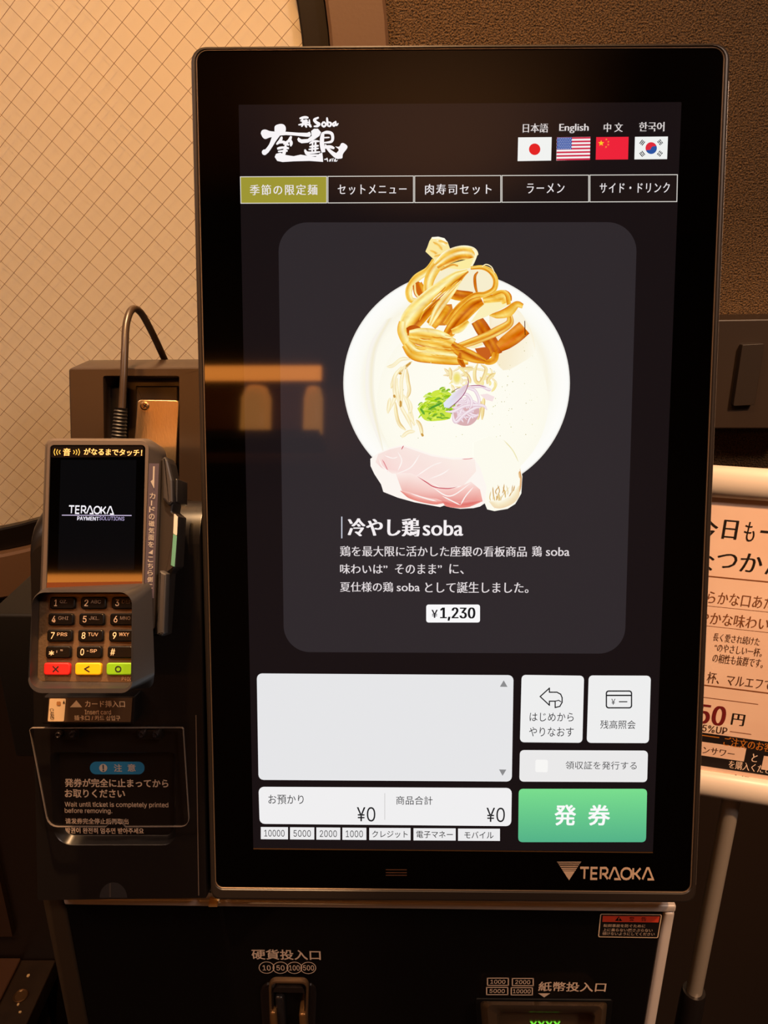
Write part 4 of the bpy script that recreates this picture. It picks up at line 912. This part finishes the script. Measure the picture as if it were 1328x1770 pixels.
flat('screen_image', T, [(105,795),(236,795),(232,985),(100,985)], 0, -.0004, lit((10,9,10)), tt)
hd = flat('notice_strip', T, [(90,771),(248,770.5),(248.5,789.5),(88,791)], 3, -.0004, mat('strip_black', (14,10,10), .2), tt)
CR = ink((250,214,150)); text(T, 'がなるまでタッチ！', 145, 775.5, 246, 787.5, -.0002, CR, tt, .02); text(T, '音', 109, 774.5, 122, 788, -.0002, CR, tt, .02)
wp = Pen(T, -.0003, dn=1e-6)
for sx, cx in ((-1, 103), (1, 128)):
    for k in range(3):
        x = cx+sx*k*4.4; h = 3.4+k*1.2
        wp.strip([(x-sx*1.2, 781.5-h), (x+sx*.8, 781.5), (x-sx*1.2, 781.5+h)], 1.5, [(205,200,90)]*2, 5, taper=(1,1))
yel = ink((206,190,96))
mk('lettering', wp.V, wp.F, yel, tt)
wordmark(T, 119, 874, 196, 889, -.0002, lit((248,244,250)), tt, .2)
flat('screen_line', T, [(107,889.8),(227.5,890.3),(227.5,891.8),(107,891.2)], 0, -.0002, lit((206,190,222)), tt)
text(T, 'PAYMENT', 133.5, 893, 171, 899.5, -.0002, lit((244,238,252)), tt, .03, font='inter'); text(T, 'SOLUTIONS', 171.5, 893, 215, 899.5, -.0002, lit((196,180,226)), tt, .004, font='inter')
# slanted magnetic-stripe band on the right flank
mA = T.P(*T.uv(259.5, 775, -.0015), -.0015); mB = T.P(*T.uv(276.4, 775, -.0085), -.0085); mC = T.P(*T.uv(249.9, 1028, -.0015), -.0015)
vv = mA-mC; vv /= np.linalg.norm(vv); uu = mB-mA; uu -= vv*np.dot(uu, vv); uu /= np.linalg.norm(uu); nn = np.cross(uu, vv); nn = nn if np.dot(nn, FW) < 0 else -nn
MB = Frame(mA, uu, vv, nn)
flat('stripe_label', MB, [(257.5,801),(275,801),(266,1034),(249,1034)], 0, .0004, ink((116,100,108)), tt)
ML = ink((236,216,196))
flat('stripe_arrow', MB, [(264.8,806),(267.6,806),(266.6,844),(266,844),(260.5,832),(264,829)], 0, .0006, ML, tt)
for k, ch in enumerate('カ|ドの磁気面を'):
    y = 852+k*12; x = 258.5-k*.35
    if ch == '|': text(MB, 'ー', x+2.8, y+1, x+5, y+10, .0006, ML, tt, .01, vert=True)
    else: text(MB, ch, x, y, x+10, y+10, .0006, ML, tt, .012)
flat('stripe_arrow', MB, [(264.5,950),(264,958.5),(256.5,956)], 0, .0006, ML, tt)
for k, ch in enumerate('こちら側に'): text(MB, ch, 255.5-k*.35, 962+k*11.6, 265-k*.35, 971.5+k*11.6, .0006, ML, tt, .012)
# dark swipe reader behind the flank
RD = mat('reader_black', (40,36,35), .35)
def tpoly(name, pts, n0, n1_, m, parent=tt, bev=.0012): return slab(name, T, pts, 2, n0, n1_, m, parent, bev=bev)
tpoly('reader_body', [(262,800),(281,792),(286,788),(292,800),(298,832),(300,872),(298,884),(309,893),(304,980),(290,992),(283,1100),(262,1100)], -.030, -.013, RD)
tpoly('reader_cap', [(280,792),(285,788.5),(290,796),(298,830),(299,868),(292,874),(281,862)], -.013, -.0095, mat('cap_black', (54,50,50), .4))
tpoly('reader_rail', [(275,985),(288,992),(284,1095),(279,1100),(271,1097)], -.013, -.006, TERMD)
tpoly('reader_hook', [(302,826),(307.5,828),(307,868),(301,872)], -.040, -.018, RD)
tpoly('reader_spine', [(290,876),(305,886),(308,895),(303,975),(296,985),(288,985)], -.040, -.0305, RD)
flat('sticker', T, [(301,887),(307.5,893),(306,926),(299.5,922)], 1, -.0127, ink((206,196,186)), tt, label='white sticker')
flat('sticker', T, [(299.5,922.5),(306,926.5),(302,980),(295.5,977)], 1, -.0127, ink((92,150,130)), tt, label='green sticker')
# key pad
KP = loop(K, [(64,1030),(262,1030),(257,1192),(56,1192)], [18,18,18,22], 0, 7)
plate = slab('key_plate', K, [(66,1024),(240,1024),(233,1182),(62,1180)], 8, -.012, 0, mat('key_plate_bronze', (122,96,70), .36, .5, bump=(700, .3, .0006)), tt, bev=.001)
o0 = loop(K, [(72,1014),(262,1004),(266,1190),(66,1194)], [24,14,14,24], -.016, 8)
o1 = loop(K, [(62,1016),(262,1006),(268,1180),(54,1190)], [26,12,20,26], -.004, 8)
o2 = loop(K, [(53,1021),(231,1021),(228.5,1198),(48,1198)], [24,24,20,24], .012, 8)
i2 = loop(K, [(56,1024),(228.5,1023.5),(226,1190),(51,1190)], [22,22,12,20], .012, 8)
i0 = loop(K, [(68,1026),(236,1026),(232,1180),(64,1178)], [10,10,10,12], .0006, 8)
HOOD = mat('hood_charcoal', (50,46,46), .4)
loft('privacy_hood', K, [(o0, -.016), (o1, -.004), (o2, [.010 if v > max(q_[1] for q_ in o2)-.012 else .012 for u, v in o2]), (i2, .012), (i0, .0006)], HOOD, tt, cap0=True, cap1=False, sharp=30)
KEYM = mat('key_black', (7,6,6), .25); KT = ink((250,214,176)); KT2 = ink((150,128,112))
keys = [('1','QZ.'),('2','ABC'),('3','DEF'),('4','GHI'),('5','JKL.'),('6','MNO'),('7','PRS'),('8','TUV'),('9','WXY'),('*',",' \""),('0','-SP'),('#',''),('X',''),('<',''),('O','')]
KC = {12: (232,36,34), 13: (250,190,16), 14: (130,190,24)}
rowy = [1042, 1070.3, 1098.5, 1127, 1156]
for i, (a, b_) in enumerate(keys):
    r_, c = divmod(i, 3); x0 = [86, 83.2, 81.2, 78.9, 75.6][r_]+c*53.5+(c*.6 if r_ == 4 else 0); wd = 44 if r_ < 4 else 45.5; y0 = rowy[r_]-10.5
    m_ = KEYM if i < 12 else mat('key_colour_%d' % i, KC[i], .35)
    q = [(x0,y0),(x0+wd,y0),(x0+wd-.6,y0+21.5),(x0-.6,y0+21.5)]
    k_ = slab('key', K, q, 5, 0, .0022, m_, tt, bev=.0007, label={12:'red cancel key',13:'yellow back key',14:'green enter key'}.get(i))
    n_k = .0024
    if i < 12:
        dg = 1042-rowy[r_]; cx = x0+(9.5 if a != '#' else 8); h = 5.8
        if a == '*': text(K, '*', cx-4, y0+8, cx+5, y0+16.5, n_k, KT, k_, .01, font='inter')
        else: text(K, a, cx-1.5 if a == '1' else cx-3, y0+4.8, cx+3.5 if a != '#' else cx+5, y0+16.2, n_k, KT, k_, .016, font='inter')
        if a == '*': text(K, "'", cx+9, y0+8, cx+10.6, y0+12, n_k, KT2, k_, .02, font='inter'); text(K, '"', cx+16, y0+6, cx+20, y0+9, n_k, KT2, k_, .02, font='inter')
        elif b_: text(K, b_, x0+17.5, y0+5.5, x0+(35 if a != '1' else 30), y0+11.5, n_k, KT2 if r_ < 2 else ink((206,172,140)), k_, .012, font='inter')
    else:
        cx, cy = x0+20.5, y0+11; kp = Pen(K, n_k, dn=1e-6)
        if a == 'X':
            for sg in (-1, 1): kp.strip([(cx-5, cy-5*sg), (cx, cy), (cx+5, cy+5*sg)], 2, [(20,10,10)]*2, 2)
        elif a == '<': kp.strip([(cx+4.5, cy-5, 2), (cx-4.5, cy, 2)], 2, [(20,10,10)]*2, 2); kp.strip([(cx-4.5, cy-.6, 2), (cx+4.5, cy+5, 2)], 2, [(20,10,10)]*2, 2)
        else: kp.strip([(cx+4.6*math.cos(t*.5236), cy+4.6*math.sin(t*.5236)) for t in range(13)], 2, [(20,10,10)]*2, 2)
        mk('key_symbol', kp.V, kp.F, ink((24,14,12)), k_)
text(K, 'P400', 210.5, 1170, 228, 1176.5, .0003, ink((214,170,130)), plate, .01)
# cable and its boot
CB = mat('cable_rubber', (58,44,32), .36)
def up_(x, y, n): return UB.P(*UB.uv(x, y, n), n)
pts = catmull([up_(208,752,.020), up_(211,705,.018), up_(214,650,.016), up_(216,600,.012), up_(218.5,560,.006), up_(228,535,-.004), up_(243,540,-.016), up_(262,573,-.028), up_(283,618,-.042), up_(292,640,-.05)], 8)
cable = tube('cable', pts, .0024, CB, tt)
bpts = [up_(205.5+(758-y)*.07, y, .021) for y in range(762, 704, -3)]
tube('cable_boot', bpts, [.0042-.0007*(i/len(bpts))+(.0009 if i % 2 else 0) for i in range(len(bpts))], mat('boot_rubber', (30,24,20), .5), tt)

# ================================================================== LOWER LEFT: BENCH AND WALL PANEL
pA = WL.uv(0, 1607); pB = WL.uv(28, 1607)
box('trim_2', (-1.2, WALLY-.012, pA[1]), (pB[0], WALLY-.002, WL.uv(0, 1250)[1]), mat('panel_brown', (60,40,28), .5), kind='structure')
zs = WL.uv(30, 1656)[1]; bx1 = WL.uv(98, 1657)[0]; bx0 = WL.uv(40, 1657)[0]
bn = thing('bench', 'low brown bench against the wall beside the ticket machine', 'bench', (-.62, .6, 0))
box('seat_board', (-1.2, .2, zs-.03), (bx1, WALLY-.003, zs), mat('bench_black_wood', (46,34,24), .4, noise=(30, (40,28,20), (54,40,28))), bn, .002)
box('seat_pad', (-1.2, .21, zs+.0002), (bx0, WALLY-.004, zs+.006), mat('pad_brown', (82,54,38), .5), bn, .003)
for x in (-1.15, bx1-.06):
    for y in (.23, WALLY-.08): box('leg', (x, y, 0), (x+.05, y+.05, zs-.03), mat('bench_black_wood'), bn, .002)
def onz(x, y, z): d = ray(x, y); t = (z-EYE[2])/d[2]; return EYE+t*d
c = onz(36, 1722, zs)
lathe('ring_pull', [(.008,.0), (.010,.0), (.0105,.0015), (.0095,.0025), (.008,.001)], (c[0], c[1], zs), mat('dull_brass', (120,90,60), .35, .7), bn)
for k, (x, y, s_) in enumerate(((49,1687,.003),(36,1713,.002),(31.5,1737,.0022),(35,1750,.0018))):
    c = onz(x, y, zs); V = [(c[0]+s_*math.cos(a)*(1.3 if k%2 else .8), c[1]+s_*math.sin(a), zs+.0002+h) for h in (0, .0012) for a in (0, 1.2, 2.6, 3.9, 5.2)]
    tag(fix(mk('paper_scrap', V, [tuple(range(5)), tuple(range(5,10))]+[(i, (i+1)%5, 5+(i+1)%5, 5+i) for i in range(5)], mat('scrap', (230,200,150), .6))), ['largest pale scrap on the dark bench edge, farthest from the front', 'pale scrap just behind the ring pull on the bench', 'pale scrap just in front of the ring pull on the bench', 'smallest pale scrap on the bench edge, nearest the front'][k], 'scrap', 'pale scraps on the bench edge')

# ================================================================== BEHIND THE CAMERA: what the glass mirrors
def mirror(x, y, Y):
    u, v = S.uv(x, y); p = S.P(u, v); d = p-EYE; d /= np.linalg.norm(d); r = d-2*np.dot(d, S.n)*S.n; t = (Y-p[1])/r[1]; return p+t*r
YB = -1.5
a = mirror(345, 655, YB); b_ = mirror(555, 632, YB); c = mirror(465, 745, YB)
LED = mat('shelf_lamp', (200,140,80), .5, emit=(255,150,60), strength=13); LED.cycles.emission_sampling = 'AUTO'
sh = thing('wall_shelf', 'lit wooden shelf on the wall facing the machine', 'shelf', ((a[0]+b_[0])/2, YB, c[2]))
WOOD = mat('shelf_wood', (96,60,36), .5)
x0, x1 = min(a[0], b_[0]), max(a[0], b_[0]); x0 -= .0
box('lamp_strip', (-1.65, YB-.02, min(a[2], b_[2])), (x1, YB, max(a[2], b_[2])), LED, sh)
box('shelf_board', (-1.65, YB-.2, c[2]-.03), (x1, YB+.02, c[2]), WOOD, sh)
box('top_board', (-1.65, YB-.24, max(a[2], b_[2])+.001), (x1, YB+.0, max(a[2], b_[2])+.03), WOOD, sh)
box('back_board', (-1.65, YB-.249, c[2]), (x1, YB-.24, max(a[2],b_[2])), WOOD, sh)
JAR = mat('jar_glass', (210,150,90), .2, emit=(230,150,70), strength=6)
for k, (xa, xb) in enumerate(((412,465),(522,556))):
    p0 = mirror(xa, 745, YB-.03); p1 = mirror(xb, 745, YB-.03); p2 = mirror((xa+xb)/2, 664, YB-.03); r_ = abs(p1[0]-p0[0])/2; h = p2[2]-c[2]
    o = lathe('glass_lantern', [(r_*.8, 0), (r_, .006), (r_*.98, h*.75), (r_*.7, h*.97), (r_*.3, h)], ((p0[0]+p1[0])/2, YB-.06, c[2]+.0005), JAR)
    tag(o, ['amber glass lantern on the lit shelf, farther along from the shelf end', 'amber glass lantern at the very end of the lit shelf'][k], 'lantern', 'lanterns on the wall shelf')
bpy.data.objects.remove(to_)
